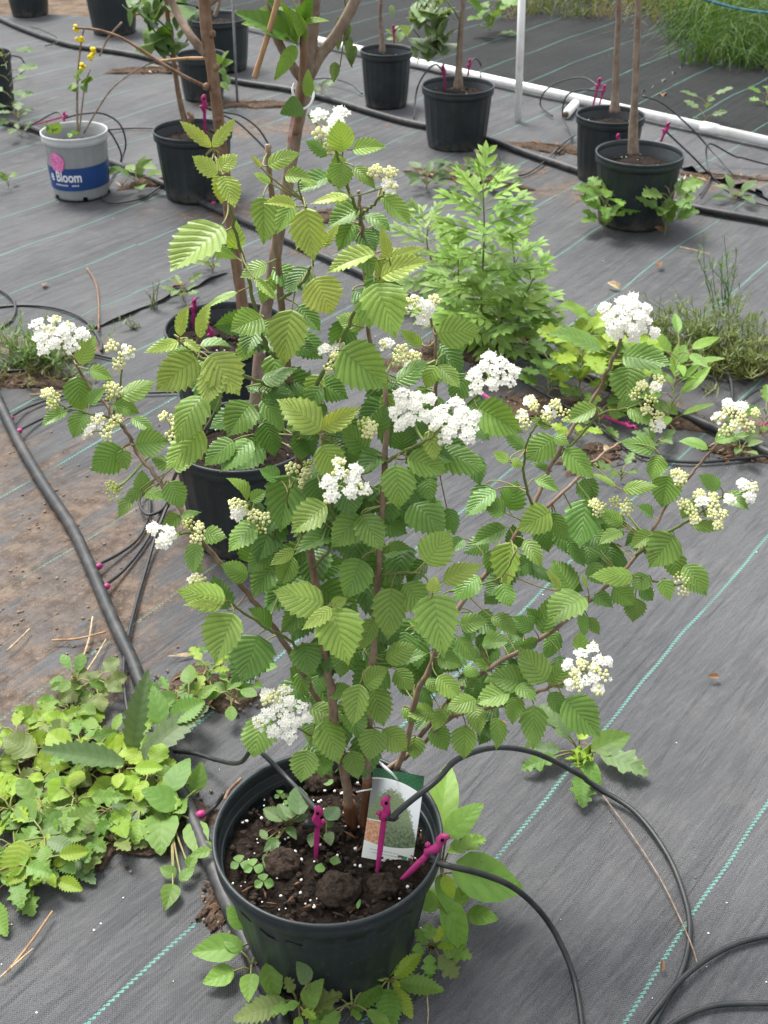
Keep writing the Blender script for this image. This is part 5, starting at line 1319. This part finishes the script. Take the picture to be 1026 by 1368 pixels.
def rosette(root, c, n, Lm, kind, col, wr=.55, rise=.55, stalk=.4, zlift=.0, spread=6.28, a0=None):
    a0 = rng.uniform(0, 6.28) if a0 is None else a0
    st = MB()
    for k in range(n):
        a = a0 + k * 2.39996 * (spread / 6.28) + rng.uniform(-.3, .3)
        L_ = Lm * rng.uniform(.65, 1.15)
        el = rise * rng.uniform(.35, 1.5) * (1.15 - .5 * k / n)
        d = np.array([math.cos(a) * math.cos(el), math.sin(a) * math.cos(el), math.sin(el)])
        b = np.asarray(c) + np.array([0, 0, zlift * k / max(1, n - 1)]) + np.array([d[0], d[1], d[2] * .8]) * L_ * stalk
        d2 = nz(d + np.array([0, 0, -.45]))
        nr_ = nz(np.array([-d2[0] * .45, -d2[1] * .45 - .45, 1]) + rv(.15))
        weed_leaf(root, b, b + d2 * L_ * .8, wr * rng.uniform(.85, 1.15), kind, col, nr_)
        tube(st, [np.asarray(c) + np.array([0, 0, zlift * k / max(1, n - 1) - .004]), (np.asarray(c) + b) / 2 + np.array([0, 0, .004 + zlift * k / max(1, n - 1) * .5]), b + d2 * .003], [.0016, .0012], 5, caps=False)
    st.build('stalks', M['petiole'], root)['kind'] = 'stuff'
# bright patch left of the front pot
PATCH = [(25, 985, .9), (70, 965, .8), (110, 975, .9), (150, 985, 1), (30, 1030, 1), (75, 1020, 1.05), (118, 1025, 1.05), (165, 1035, 1), (205, 1040, .9), (15, 1075, 1), (60, 1080, 1.05), (105, 1075, 1.05), (150, 1078, 1), (190, 1078, .9), (20, 1120, 1), (65, 1125, 1), (110, 1112, .95), (150, 1110, .8), (25, 1165, .95), (62, 1160, .9), (-20, 1050, 1), (-20, 1110, 1), (-15, 1180, .9), (225, 1055, .85), (95, 940, .75), (130, 915, .8), (112, 1000, .9), (45, 1000, .9)]
for i, (px, py, s) in enumerate(PATCH):
    c = gnd(px, py + 14, .006)
    kind, wr = rng.choice([('lobed', .74), ('lobed', .66), ('lobed', .8), ('crinkled', .7), ('crinkled', .8), ('spoon', .62), ('toothed', .5)])
    root = weed('bright yellow green lobed weed in the dense patch left of the front pot', c, None, 'weeds in the bright patch')
    rosette(root, c, rng.randint(7, 11), .068 * s * rng.uniform(.8, 1.2), kind, rng.choice([LIME, LIME, (.20, .33, .04), MID, (.15, .26, .05), OLIVE]), wr, .55, .42, rng.uniform(.01, .04))
for (px, py, s, kind, col, wr, l, n) in ((105, 915, .75, 'spoon', MID, .6, 'small spoon leaved weed at the top of the bright patch', 9), (232, 935, .9, 'lobed', MID, .6, 'leafy weed just behind the left hose', 9), (255, 945, .9, 'plantain', MID, .6, 'broad leaved weed between the hose and the pot', 6), (280, 905, .8, 'lobed', LIME, .55, 'lime green weed under the lower left leaves', 9), (310, 930, .8, 'spoon', MID, .6, 'weed touching the shrub at lower left', 7), (295, 885, .7, 'lobed', MID, .5, 'weed hidden under the lower left shrub leaves', 8), (335, 910, .8, 'plantain', MID, .6, 'weed behind the rim of the front pot', 5)):
    c = gnd(px, py + 12, .008)
    root = weed(l, c, None)
    rosette(root, c, n, .06 * s, kind, col, wr, .7, .45, .04)
def hand_weed(label, c, leaves, group=None, stem=.0018, hs=1.0):
    """leaves: (base px, base py, base h, tip px, tip py, tip h, width, kind, colour)"""
    root = empty('weed', c, label, 'weed', group)
    st = MB()
    for (bx, by, bh, tx, ty, th, w, kd, col) in leaves:
        b, t = gnd(bx, by, bh * hs), gnd(tx, ty, th * hs)
        t = b + (t - b) * 1.14
        vw = nz(b - CAM)
        weed_leaf(root, b, t, w, kd, col, nz(np.array([0, 0, 1.0]) - vw * .5 + rv(.12)))
        tube(st, catmull([np.asarray(c), (np.asarray(c) + b) / 2 + np.array([0, 0, .006]), b + nz(t - b) * .004], 3), [stem, stem * .8], 5, caps=False)
    st.build('stalks', M['petiole'], root)['kind'] = 'stuff'
    return root
hand_weed('tall weed with long upright toothed leaves standing at the left hose', gnd(172, 1030, .01), [(176, 1012, .03, 196, 908, .16, .24, 'toothed', GREY), (182, 1022, .02, 268, 952, .05, .30, 'toothed', GREY), (170, 1020, .05, 68, 1004, .10, .30, 'toothed', GREY), (215, 970, .05, 205, 922, .08, .5, 'plantain', MID), (226, 965, .05, 268, 940, .06, .62, 'toothed', MID)])
hand_weed('weed with one long toothed leaf resting on the cloth at the patch edge', gnd(95, 1125, .01), [(82, 1138, .015, 122, 1176, .008, .42, 'toothed', GREY), (62, 1122, .05, 96, 1136, .045, .5, 'toothed', GREY), (30, 1120, .06, 15, 1178, .03, .6, 'toothed', LIME), (40, 1170, .03, 22, 1206, .01, .8, 'lobed', MID), (60, 1150, .03, 50, 1180, .012, .8, 'lobed', MID), (175, 1060, .03, 172, 1100, .02, .95, 'plantain', GREY)])
hand_weed('broadleaf plantain growing out from beneath the hose', gnd(228, 1090, .008), [(215, 1085, .02, 215, 1136, .012, .72, 'plantain', MID), (225, 1060, .04, 250, 1018, .05, .55, 'plantain', MID), (262, 1058, .03, 268, 1022, .06, .6, 'plantain', MID), (240, 1078, .03, 195, 1058, .05, .7, 'plantain', MID), (258, 1095, .02, 268, 1140, .015, .55, 'plantain', MID), (250, 1160, .012, 262, 1142, .02, .7, 'plantain', MID), (235, 1172, .01, 216, 1160, .014, .7, 'plantain', MID), (232, 1180, .01, 222, 1212, .008, .6, 'plantain', MID), (240, 1178, .01, 258, 1160, .015, .6, 'plantain', MID)])
FOOT = (.165, .30, .05)
hand_weed('plantain at the left foot of the front pot with one large round leaf', gnd(345, 1262, .01), [(322, 1266, .022, 264, 1272, .02, .62, 'plantain', FOOT), (330, 1240, .05, 306, 1214, .06, .70, 'plantain', FOOT), (345, 1258, .05, 332, 1222, .075, .42, 'plantain', FOOT), (338, 1218, .07, 320, 1204, .09, .6, 'plantain', LIME), (356, 1284, .045, 368, 1330, .02, .58, 'plantain', FOOT)], hs=1.55)
hand_weed('leafy weed below the front pot at the bottom edge', gnd(398, 1345, .008), [(385, 1336, .02, 320, 1360, .015, .42, 'toothed', OLIVE), (402, 1340, .03, 366, 1352, .025, .5, 'lobed', FOOT), (408, 1346, .03, 430, 1312, .05, .62, 'plantain', FOOT), (412, 1350, .03, 452, 1330, .035, .7, 'lobed', OLIVE), (392, 1326, .04, 382, 1308, .05, .9, 'lobed', OLIVE), (414, 1314, .06, 398, 1288, .075, .7, 'plantain', GREY), (402, 1356, .02, 392, 1385, .012, .6, 'lobed', LIME), (412, 1356, .02, 436, 1380, .015, .7, 'lobed', FOOT), (404, 1350, .035, 420, 1360, .04, .6, 'lobed', LIME)], hs=1.55)
hand_weed('star shaped toothed weed at the bottom centre, right of the pot', gnd(521, 1312, .012), [(515, 1308, .02, 520, 1262, .05, .62, 'toothed', FOOT), (526, 1308, .025, 560, 1276, .04, .42, 'toothed', LIME), (530, 1312, .02, 586, 1322, .02, .42, 'toothed', FOOT), (526, 1318, .02, 548, 1356, .012, .45, 'toothed', LIME), (518, 1318, .02, 520, 1375, .012, .5, 'toothed', FOOT), (512, 1316, .02, 474, 1352, .012, .5, 'toothed', FOOT), (510, 1312, .02, 480, 1318, .02, .5, 'toothed', OLIVE), (514, 1310, .03, 496, 1300, .04, .5, 'toothed', LIME), (524, 1312, .04, 534, 1318, .045, .5, 'toothed', LIME)])
hand_weed('crinkled weed at the right foot of the front pot', gnd(576, 1268, .012), [(570, 1262, .04, 556, 1244, .05, .8, 'lobed', FOOT), (580, 1260, .05, 592, 1238, .06, .6, 'lobed', LIME), (584, 1262, .04, 604, 1266, .05, .5, 'lobed', LIME), (590, 1268, .03, 626, 1278, .03, .75, 'lobed', FOOT), (584, 1276, .03, 608, 1302, .015, .85, 'lobed', OLIVE), (574, 1274, .03, 574, 1302, .015, .8, 'lobed', FOOT), (566, 1268, .04, 552, 1270, .045, .8, 'plantain', FOOT), (574, 1256, .06, 572, 1236, .06, .8, 'lobed', FOOT)], hs=1.55)
hand_weed('plantain with very large leaves beside the right rim of the pot', gnd(590, 1175, .01), [(586, 1112, .08, 598, 1030, .10, .42, 'plantain', FOOT), (594, 1118, .08, 640, 1078, .10, .55, 'plantain', FOOT), (596, 1140, .07, 642, 1122, .06, .45, 'lobed', FOOT), (600, 1165, .06, 688, 1186, .03, .58, 'plantain', FOOT), (582, 1170, .10, 598, 1216, .07, .40, 'plantain', FOOT), (590, 1200, .08, 616, 1262, .03, .42, 'plantain', FOOT), (592, 1168, .11, 604, 1196, .09, .5, 'plantain', LIME)], hs=1.55)
for (px, py, kind, n, L_, l, wr) in ((338, 1296, 'plantain', 6, .058, 'low plantain rosette over the hose at the lower left of the pot', .6), (604, 1232, 'plantain', 6, .062, 'plantain rosette right of the front pot below the large leaves', .6), (470, 1350, 'crinkled', 7, .05, 'crinkled rosette in front of the pot at the bottom edge', .6), (300, 1148, 'plantain', 4, .045, 'small plantain squeezed between the hose and the pot', .6)):
    c = gnd(px, py, .01); root = weed(l, c, None)
    rosette(root, c, n, L_, kind, FOOT, wr, .7, .45, .02)
hand_weed('weed with large lobed leaves on the cloth right of the pot, crossed by a tube', gnd(775, 1010, .008), [(790, 1004, .02, 836, 984, .03, .62, 'plantain', MID), (798, 1005, .02, 858, 1032, .012, .62, 'lobed', GREY), (778, 1016, .03, 800, 1045, .014, .55, 'plantain', MID), (776, 1036, .012, 778, 1074, .008, .7, 'lobed', MID), (770, 1000, .04, 772, 1022, .03, .9, 'pinnate', LIME), (752, 1004, .02, 700, 1002, .014, .5, 'lobed', GREY), (745, 1010, .02, 702, 1026, .01, .55, 'lobed', MID), (762, 990, .03, 726, 946, .06, .5, 'lobed', GREY), (772, 988, .05, 790, 972, .06, .6, 'plantain', LIME), (768, 1000, .05, 790, 1012, .04, .8, 'pinnate', LIME), (760, 985, .05, 750, 955, .07, .5, 'toothed', GREY)])
def feather_leaf(root, base, tip, nrm, col, pairs=3):
    base, tip = np.asarray(base), np.asarray(tip)
    Lg = np.linalg.norm(tip - base); X_ = (tip - base) / Lg
    Z_ = nz(nrm - X_ * (nrm @ X_)); Y_ = np.cross(Z_, X_)
    m_ = MB()
    def lobe(o, d, L_, w):
        e = nz(np.cross(Z_, d)) * w
        k = Z_ * w * .35
        m_.add([o - e * .25, o + d * L_ * .35 - e + k, o + d * L_ * .72 - e * .75, o + d * L_ - Z_ * L_ * .10, o + d * L_ * .72 + e * .75, o + d * L_ * .35 + e + k, o + e * .25, o + d * L_ * .5],
               [[0, 1, 7, 6], [1, 2, 7], [2, 3, 4, 7], [4, 5, 7], [5, 6, 7]], 0)
    for i in range(pairs):
        u = .22 + .48 * i / max(1, pairs - 1)
        for sd in (1, -1):
            an = rng.uniform(.55, .85)
            lobe(base + X_ * Lg * u, nz(X_ * math.cos(an) + Y_ * sd * math.sin(an) - Z_ * .1), Lg * rng.uniform(.34, .46) * (1.1 - .3 * u), Lg * rng.uniform(.055, .078))
    lobe(base + X_ * Lg * .55, X_, Lg * .5, Lg * .07)
    tube(m_, [base, base + X_ * Lg * .4, base + X_ * Lg * .75], [.0016, .0008], 4, caps=False)
    return m_.build('leaf', [M['weed']], root, color=vary(col), attr=True)
# tall feathery weed in the middle
def feather_stem(root, c, top, n, Lm, col, kind='pinnate', wr=.8, r=.004):
    c, top = np.asarray(c, float), np.asarray(top, float)
    P = catmull([c, c * .6 + top * .4 + rv(.012), c * .25 + top * .75 + rv(.01), top], 6)
    m_ = MB(); tube(m_, P, [r, r * .4], 6); m_.build('stem', M['stem_green'], root)
    for k in range(n):
        t = .12 + .88 * k / (n - 1)
        p = P[int(t * (len(P) - 1))]
        a = k * 2.39996 + rng.uniform(-.4, .4)
        el = .25 + .75 * t ** 3
        d = nz([math.cos(a) * math.cos(el), math.sin(a) * math.cos(el), math.sin(el)])
        L_ = Lm * rng.uniform(.8, 1.15) * (1.05 - .35 * t)
        b = p + d * L_ * .12
        feather_leaf(root, b, b + nz(d + np.array([0, 0, -.15])) * L_ * 1.12, nz(np.array([-d[0] * .7, -d[1] * .7 - .5, 1.1]) + rv(.2)), tuple(x * (.9 + .3 * t) for x in col))
FE = (.23, .38, .07)
c0 = gnd(640, 472); root = weed('tall feathery bright green weed standing behind the large white flowers', c0, None)
feather_stem(root, c0, at(645, 248, c0[1]), 42, .135, FE)
feather_stem(root, c0 + np.array([.07, -.02, 0]), at(712, 372, c0[1] - .03), 20, .125, FE)
feather_stem(root, c0 + np.array([.01, -.05, 0]), at(665, 400, c0[1] - .08), 18, .125, (.24, .38, .08))
feather_stem(root, c0 + np.array([-.05, .02, 0]), at(612, 335, c0[1] + .02), 16, .12, FE)
feather_stem(root, c0 + np.array([.05, .05, 0]), at(685, 330, c0[1] + .05), 17, .12, FE)
c0 = gnd(585, 400); root = weed('shorter pale feathery weed left of the tall one', c0, None)
feather_stem(root, c0, at(572, 302, c0[1]), 26, .12, (.25, .37, .11))
feather_stem(root, c0 + np.array([.05, -.1, 0]), at(604, 372, c0[1] - .1), 20, .12, (.20, .32, .08))
for (px, py, s, kind, col, wr, l, n, h) in (
    (732, 528, 1.3, 'lobed', MID, .7, 'small lobed weed by the middle hose, left of the lime clump', 13, .09), (772, 536, 1.6, 'lobed', LIME, .75, 'lime green lobed clump behind the top right leaf', 22, .17), (818, 536, 1.6, 'lobed', LIME, .7, 'lime green lobed clump right under the top right flowers', 20, .16), (795, 515, 1.5, 'crinkled', (.20, .34, .05), .7, 'rear lime green clump behind the top right leaf', 18, .17), (850, 545, 1.5, 'crinkled', (.17, .30, .05), .65, 'green clump between the lime clumps and the upright weed', 14, .13),
    (893, 566, 2.1, 'plantain', (.18, .32, .05), .30, 'upright weed with long narrow leaves behind the cream flowers', 20, .20), (800, 570, 1.0, 'lobed', MID, .6, 'low weed behind the right branches', 8, .04), (770, 590, .9, 'lobed', LIME, .7, 'low lime weed behind the right branches near the tube', 8, .04),
    (988, 608, 1.1, 'plantain', (.15, .23, .08), .55, 'small grey green rosette at the right edge below the hose', 7, .02), (1018, 580, 1.2, 'lobed', MID, .5, 'weed cut by the right edge below the hose', 8, .06), (875, 600, 1.0, 'lobed', (.13, .21, .07), .6, 'pale low weed on the cloth between the right branches', 7, .02), (830, 640, .9, 'lobed', (.15, .24, .07), .6, 'faint small weed behind the right hand leaves', 6, .02),
    (806, 306, 1.5, 'lobed', (.15, .28, .05), .8, 'leafy weed at the left foot of the right hand pot', 22, .13), (888, 312, 1.7, 'lobed', (.17, .29, .07), .85, 'large leaved weed at the right foot of the right hand pot', 18, .14), (655, 50, 2.3, 'lobed', (.13, .25, .04), .75, 'bright leafy weed by the top of the white post', 16, .2),
    (980, 270, 1.3, 'plantain', (.13, .205, .075), .5, 'pale weed beside the far hose at the right', 8, .03), (940, 165, 1.6, 'lobed', (.13, .20, .08), .6, 'thin pale weed behind the white pipe', 7, .1), (1022, 142, 1.3, 'lobed', MID, .7, 'weed at the right edge behind the pipe', 7, .06), (570, 252, 1.5, 'plantain', (.095, .155, .06), .5, 'grey green weed at the left of the far pot foot', 9, .06), (610, 250, 1.5, 'toothed', (.10, .165, .06), .5, 'toothed weed in front of the far pot', 11, .07), (660, 248, 1.5, 'lobed', (.10, .17, .055), .6, 'low weed right of the far pot foot', 12, .06), (640, 232, 1.2, 'lobed', (.14, .17, .05), .5, 'yellowish weed tight against the far pot', 9, .05),
    (185, 252, 1.6, 'plantain', (.15, .25, .06), .5, 'small plantain between the printed pot and its neighbour', 9, .07), (20, 160, 1.8, 'lobed', (.13, .20, .07), .6, 'yellow green weed at the left edge beside the cut off pot', 13, .28), (28, 182, 1.4, 'lobed', (.12, .19, .08), .6, 'pale weed over the middle hose at the left edge', 9, .1), (12, 250, .9, 'lobed', MID, .6, 'tiny weed near the left edge', 5, .04),
    (245, 400, 1.0, 'lobed', (.17, .25, .09), .6, 'pale low weed left behind the pot with the reddish trunk', 8, .04), (285, 365, 1.1, 'lobed', (.17, .25, .09), .5, 'pale wispy weed behind the pot with the reddish trunk', 10, .06), (430, 130, 1.3, 'lobed', (.10, .18, .04), .6, 'weed beside the far hose behind the forked trunk', 9, .05), (530, 56, 1.1, 'plantain', (.17, .28, .06), .6, 'seedling in the small looking far pot', 6, .03)):
    c = gnd(px, py, .19 if 'seedling in' in l else .006)
    root = weed(l, c, None)
    rosette(root, c, n, .06 * s, kind, col, wr, .8, .45, h)
def wisp(label, px, py, topx, topy, n, L_, col, spread=.10):
    c = gnd(px, py); root = weed(label, c, None)
    m_ = MB()
    for k in range(n):
        b = c + np.array([rng.gauss(0, spread * .5), rng.gauss(0, spread * .35), 0])
        t = at(topx, topy, c[1]); hh = (t[2]) * rng.uniform(.5, 1.0)
        top = b + np.array([t[0] - c[0] + rng.gauss(0, spread), rng.gauss(0, spread * .6), hh])
        P = catmull([b, b * .5 + top * .5 + rv(.01), top], 5)
        tube(m_, P, [.0016, .0007], 4, caps=False)
        for j in range(16):
            p = P[rng.randint(2, len(P) - 1)]; d = nz(rv(1) + np.array([0, 0, .8]))
            e = nz(np.cross(d, [.1, .2, 1])) * .0022
            q = p + d * L_ * rng.uniform(.5, 1)
            m_.add([p - e * .4, p + e * .4, (p + q) / 2 + e, q, (p + q) / 2 - e], [[0, 1, 2, 3, 4]])
    o = m_.build('foliage', [M['weed']], root, color=col); o['kind'] = 'stuff'
wisp('dull green feathery weed clump right of the upright weed', 948, 478, 945, 415, 120, .04, (.17, .22, .07), .14)
wisp('yellowing feathery weed in front of the dull clump', 980, 496, 985, 455, 60, .04, (.22, .24, .08), .12)
wisp('thin upright feathery weed at the upper right', 968, 418, 968, 312, 9, .04, (.13, .24, .07), .025)
wisp('soft feathery green weed at the left edge behind the white flowers', 55, 492, 45, 440, 60, .04, (.17, .27, .08), .10)
wisp('thin wispy weed beside the dead stem', 205, 415, 203, 372, 4, .02, (.17, .23, .12), .02)
wisp('wispy pale weed near the litter seam', 178, 440, 165, 420, 3, .02, (.18, .22, .12), .02)
wisp('tuft of yellowed weeds at the left edge under the white flowers', 30, 505, 25, 480, 18, .03, (.20, .19, .07), .10)

# weeds inside the front pot
def pot_weed(label, px, py, leaves, z=.170):
    c = gnd(px, py, z); root = weed(label, c, None, 'small weeds in the front pot' if False else None)
    st = MB()
    for (bx, by, tx, ty, w, kd, col, hh) in leaves:
        b, t = gnd(bx, by, z + hh), gnd(tx, ty, z + hh * .9)
        weed_leaf(root, b, t, w, kd, col, nz(np.array([0, -.35, 1.0]) + rv(.15)))
        tube(st, [c, (c + b) / 2 + np.array([0, 0, .004]), b], [.0012, .0009], 5, caps=False)
    st.build('stalks', M['petiole'], root)['kind'] = 'stuff'
SG = (.105, .18, .06)
pot_weed('straggling weed in the middle left of the pot soil', 385, 1105, [(378, 1098, 352, 1080, .5, 'toothed', SG, .03), (384, 1098, 372, 1074, .5, 'toothed', SG, .03), (388, 1094, 398, 1070, .6, 'plantain', SG, .04), (400, 1090, 398, 1050, .5, 'plantain', SG, .05), (392, 1098, 412, 1088, .5, 'toothed', SG, .03), (384, 1104, 396, 1122, .5, 'plantain', SG, .015), (372, 1120, 352, 1138, .5, 'plantain', SG, .012), (368, 1122, 366, 1142, .5, 'plantain', SG, .012), (356, 1122, 348, 1108, .5, 'plantain', SG, .012), (360, 1130, 372, 1144, .5, 'plantain', SG, .01), (356, 1140, 354, 1160, .45, 'plantain', SG, .01)])
pot_weed('weed with two broad leaves behind the left magenta stake', 436, 1125, [(436, 1096, 452, 1078, .8, 'plantain', (.10, .17, .075), .03), (438, 1110, 442, 1130, .6, 'plantain', SG, .015), (418, 1112, 416, 1132, .6, 'plantain', SG, .015), (436, 1104, 446, 1098, .7, 'plantain', SG, .02)])
CLV = (.13, .25, .06)
for (px, py, l) in ((320, 1153, 'three lobed clover sprig nearest the left rim of the pot'), (338, 1158, 'middle clover sprig beside the left rim'), (352, 1178, 'lowest clover sprig at the front left of the pot soil'), (374, 1062, 'tiny clover sprig at the back left of the pot'), (386, 1070, 'second tiny clover sprig at the back left of the pot')):
    s = 1.0 if py > 1100 else .6
    pot_weed(l, px, py, [(px, py, px + 15 * s * math.cos(a), py + 11 * s * math.sin(a), .95, 'spoon', CLV, .012) for a in (.4, 2.5, 4.6)])
for (px, py, l) in ((444, 1028, 'small oval seedling behind the stem base'), (437, 1044, 'lower oval seedling at the back of the pot'), (426, 1160, 'tiny green leaf below the left stake'), (446, 1150, 'tiny upright leaf near the largest clod'), (478, 1208, 'slim green sprout at the front rim')):
    pot_weed(l, px, py + 6, [(px, py + 6, px + 3, py - 7, .8 if px != 478 else .35, 'plantain', CLV, .012)])

# ------------------------------------------------------------------ litter
DEADL = [((953, 905), 'dry brown leaf alone on the cloth at the right'), ((322, 908), 'yellow fallen leaf below the lower left shrub leaves'), ((672, 966), 'orange brown dry leaf below the small hanging leaves'), ((747, 1020), 'dry leaf at the foot of the tube crossed weed'), ((782, 995), 'dry leaf in the heart of the tube crossed weed'), ((820, 382), 'tan dry leaf on the cloth above the top right flowers'), ((882, 357), 'crumpled brown leaf on the cloth right of the feathery weed'), ((745, 395), 'pale dry leaf right of the tall feathery weed'), ((715, 192), 'orange dry leaf by the far hose'), ((690, 200), 'curled dry leaf by the far hose near the post'), ((885, 130), 'dry leaf behind the right hand pots'), ((880, 308), 'dry leaf at the foot of the right hand pot'), ((150, 1110), 'tan dry leaf at the lower edge of the bright patch'), ((105, 1140), 'orange dry leaf under the long toothed leaf'), ((240, 385), 'dry leaf in the litter seam'), ((60, 385), 'brown dry leaf near the dead stem'), ((905, 245), 'tan leaf under the lifted cloth'), ((205, 705), 'dry leaf by the looped tube'), ((140, 505), 'brown leaf below the left cream flowers'), ((885, 1290), 'tiny brown leaf where two tubes cross'), ((810, 600), 'large tan dry leaf behind the right branches'), ((775, 620), 'curled tan leaf behind the right branches')]
for (p, l) in DEADL:
    c = gnd(p[0], p[1], .008); c[2] += relief(c[0], c[1]); a = rng.uniform(0, 6.28); s = 16 * mm(c) * rng.uniform(.8, 1.3)
    d = np.array([math.cos(a), math.sin(a), .15]) * s
    v, f, at_ = leaf_geo(c - d * .5 + np.array([0, 0, .004]), c + d * .5 + np.array([0, 0, .006]), nz(np.array([0, 0, 1]) + rv(.3)), .5, 4, .06, corr=.03, droop=rng.uniform(-.5, .6), fold=rng.uniform(.2, .9), twist=rng.uniform(-.6, .6))
    if 'yellow' in l: mt = M['yellowleaf'] = simple('yellow_leaf', (.55, .33, .03), .7, .2, .3, 60)
    elif 'tan' in l or 'pale' in l: mt = M['straw']
    else: mt = M['dead']
    tag(MB().add(v, f).build('dead_leaf', mt), l, 'dead leaf', 'fallen leaves')
TW = [([(800, 1052), (840, 1105), (880, 1165), (905, 1215), (925, 1262), (933, 1290)], .0015, 'long dry stalk curving along the cloth below the tube crossed weed', 'bark_grey'), ([(10, 1300), (40, 1262), (70, 1218)], .0022, 'dry twig with a reddish end at lower left', 'tan_wood'), ([(0, 1308), (22, 1288), (45, 1268)], .0016, 'pale straw at the left edge below the twig', 'straw'),
      ([(102, 905), (118, 860), (124, 825)], .0022, 'dead stalk standing left of the hose', 'straw'), ([(70, 858), (105, 855), (142, 845)], .0022, 'dead stalk lying left of the hose', 'tan_wood'), ([(115, 900), (128, 880), (142, 855)], .002, 'short dead stalk beside the hose', 'straw'), ([(10, 872), (28, 855), (40, 842)], .002, 'dry stalk at the left edge on the mud', 'straw'), ([(40, 530), (75, 528), (104, 520)], .0026, 'tan stick below the leftmost bud', 'tan_wood'),
      ([(132, 445), (132, 405), (128, 380), (116, 358)], .003, 'bent dead stem on the cloth at upper left', 'bark_red'), ([(908, 330), (930, 335), (948, 340)], .002, 'pale splinter on the cloth at upper right', 'straw'), ([(880, 125), (930, 100), (980, 75), (1030, 62)], .004, 'long dry stalk under the grass at top right', 'straw'), ([(930, 108), (985, 82), (1040, 70)], .0035, 'second dry stalk under the grass at top right', 'tan_wood'), ([(705, 88), (725, 72), (750, 60)], .003, 'thin twig behind the white post', 'bark_grey'), ([(930, 448), (980, 452), (1030, 455)], .003, 'straw stalk right of the dull feathery weeds', 'straw'), ([(570, 1320), (572, 1352), (571, 1368)], .0009, 'short pale stalk at the bottom edge', 'straw'), ([(300, 1065), (306, 1052), (322, 1036)], .003, 'bark chip leaning at the left wall of the front pot', 'bark_red')]
for (pts, r, l, mt) in TW:
    h = .175 if 'pot' in l and 'wall' in l else .005
    P = [gnd(x, y, h + .004 + rng.uniform(0, .006)) for (x, y) in pts]
    for q_ in P: q_[2] += relief(q_[0], q_[1])
    m_ = MB(); tube(m_, catmull(P, 6), [r, r * .8], 6, bump=.12)
    tag(m_.build('dry_stalk', M[mt]), l, 'dry stalk', 'dry stalks on the cloth')
m_ = MB()
for _ in range(100):
    px, py = rng.uniform(0, 1026), rng.uniform(300, 1368)
    p = gnd(px, py, 0); p[2] = relief(p[0], p[1]) + .0012
    lump(m_, p, rng.uniform(.0008, .0019), (1, 1, .6), .3, 0 if rng.random() < .6 else 1)
for _ in range(110):
    px, py = rng.gauss(80, 90), rng.uniform(560, 880)
    p = gnd(px, py, 0); p[2] = relief(p[0], p[1]) + .0012
    lump(m_, p, rng.uniform(.0015, .0045), (1, 1, .6), .3, 1)
tag(m_.build('grit', [M['perlite'], M['pebble']]), 'scattered white and brown grit on the ground cloth', 'grit', kind='stuff')
m_ = MB()
for _ in range(340):
    p0 = DIRT[rng.randrange(len(DIRT))]
    c = gnd(*p0[0]) + np.array([rng.gauss(0, p0[1] * .6), rng.gauss(0, p0[2] * .6), 0])
    c[2] = relief(c[0], c[1]) + .006
    a = rng.uniform(0, 6.28); d = np.array([math.cos(a), math.sin(a), rng.uniform(-.1, .2)]) * rng.uniform(.008, .03)
    e = np.array([-math.sin(a), math.cos(a), 0]) * rng.uniform(.0008, .004)
    m_.add([c - d - e * .3, c - d * .2 - e, c + d, c - d * .2 + e], [[0, 1, 2, 3]], rng.randint(0, 1))
    m_.v[-1][:, 2] += np.array([.002, .006, .004, .002])
tag(m_.build('leaf_litter', [M['dead'], M['straw']]), 'crumbled dry leaf litter and straw on the dirt', 'litter', kind='stuff')

# ------------------------------------------------------------------ long grass beyond the cloth
def grass(label, n, area, hh, cols, seed, lean=(0, -.5)):
    r2 = random.Random(seed)
    m_ = MB()
    tufts = [(r2.uniform(area[0], area[1]), r2.uniform(area[2], area[3]), r2.uniform(.5, 1.2), r2.gauss(lean[0], .35), r2.gauss(lean[1], .3)) for _ in range(max(6, n // 22))]
    for _ in range(n):
        tx, ty, th, lx, ly = tufts[r2.randrange(len(tufts))]
        b = np.array([tx + r2.gauss(0, .06), ty + r2.gauss(0, .06), -.04])
        h = hh * th * r2.uniform(.45, 1.2)
        a = np.array([r2.gauss(lx, .5), r2.gauss(ly, .45), 0]) * h * .9
        w = r2.uniform(.002, .0055)
        sd = nz(np.array([1, r2.gauss(0, .6), 0])) * w
        dr = r2.uniform(.25, .75)
        V = []
        for t in (0, .3, .55, .8, 1.0):
            p = b + a * t * t + np.array([0, 0, h * (t - dr * t ** 3)])
            V += [p - sd * (1 - t * .9), p + sd * (1 - t * .9)]
        m_.add(V, [[0, 1, 3, 2], [2, 3, 5, 4], [4, 5, 7, 6], [6, 7, 9, 8]], 0)
    o = m_.build('long_grass', M['grass'], color=cols)
    return tag(o, label, 'grass', kind='stuff')
grass('long arching green grass at the top right corner', 2600, (1.55, 2.9, 6.15, 7.3), .50, (.060, .125, .032), 5, (-.1, -.6))
grass('paler green grass blades among the long grass at top right', 1300, (1.62, 2.9, 6.2, 7.2), .55, (.12, .20, .055), 8, (-.2, -.5))
grass('olive grass along the far edge of the cloth', 2200, (.75, 2.9, 7.3, 8.3), .36, (.10, .125, .04), 6)
grass('dead straw coloured grass mixed in at the far edge', 300, (.55, 2.6, 7.2, 8.2), .26, (.24, .19, .10), 7)
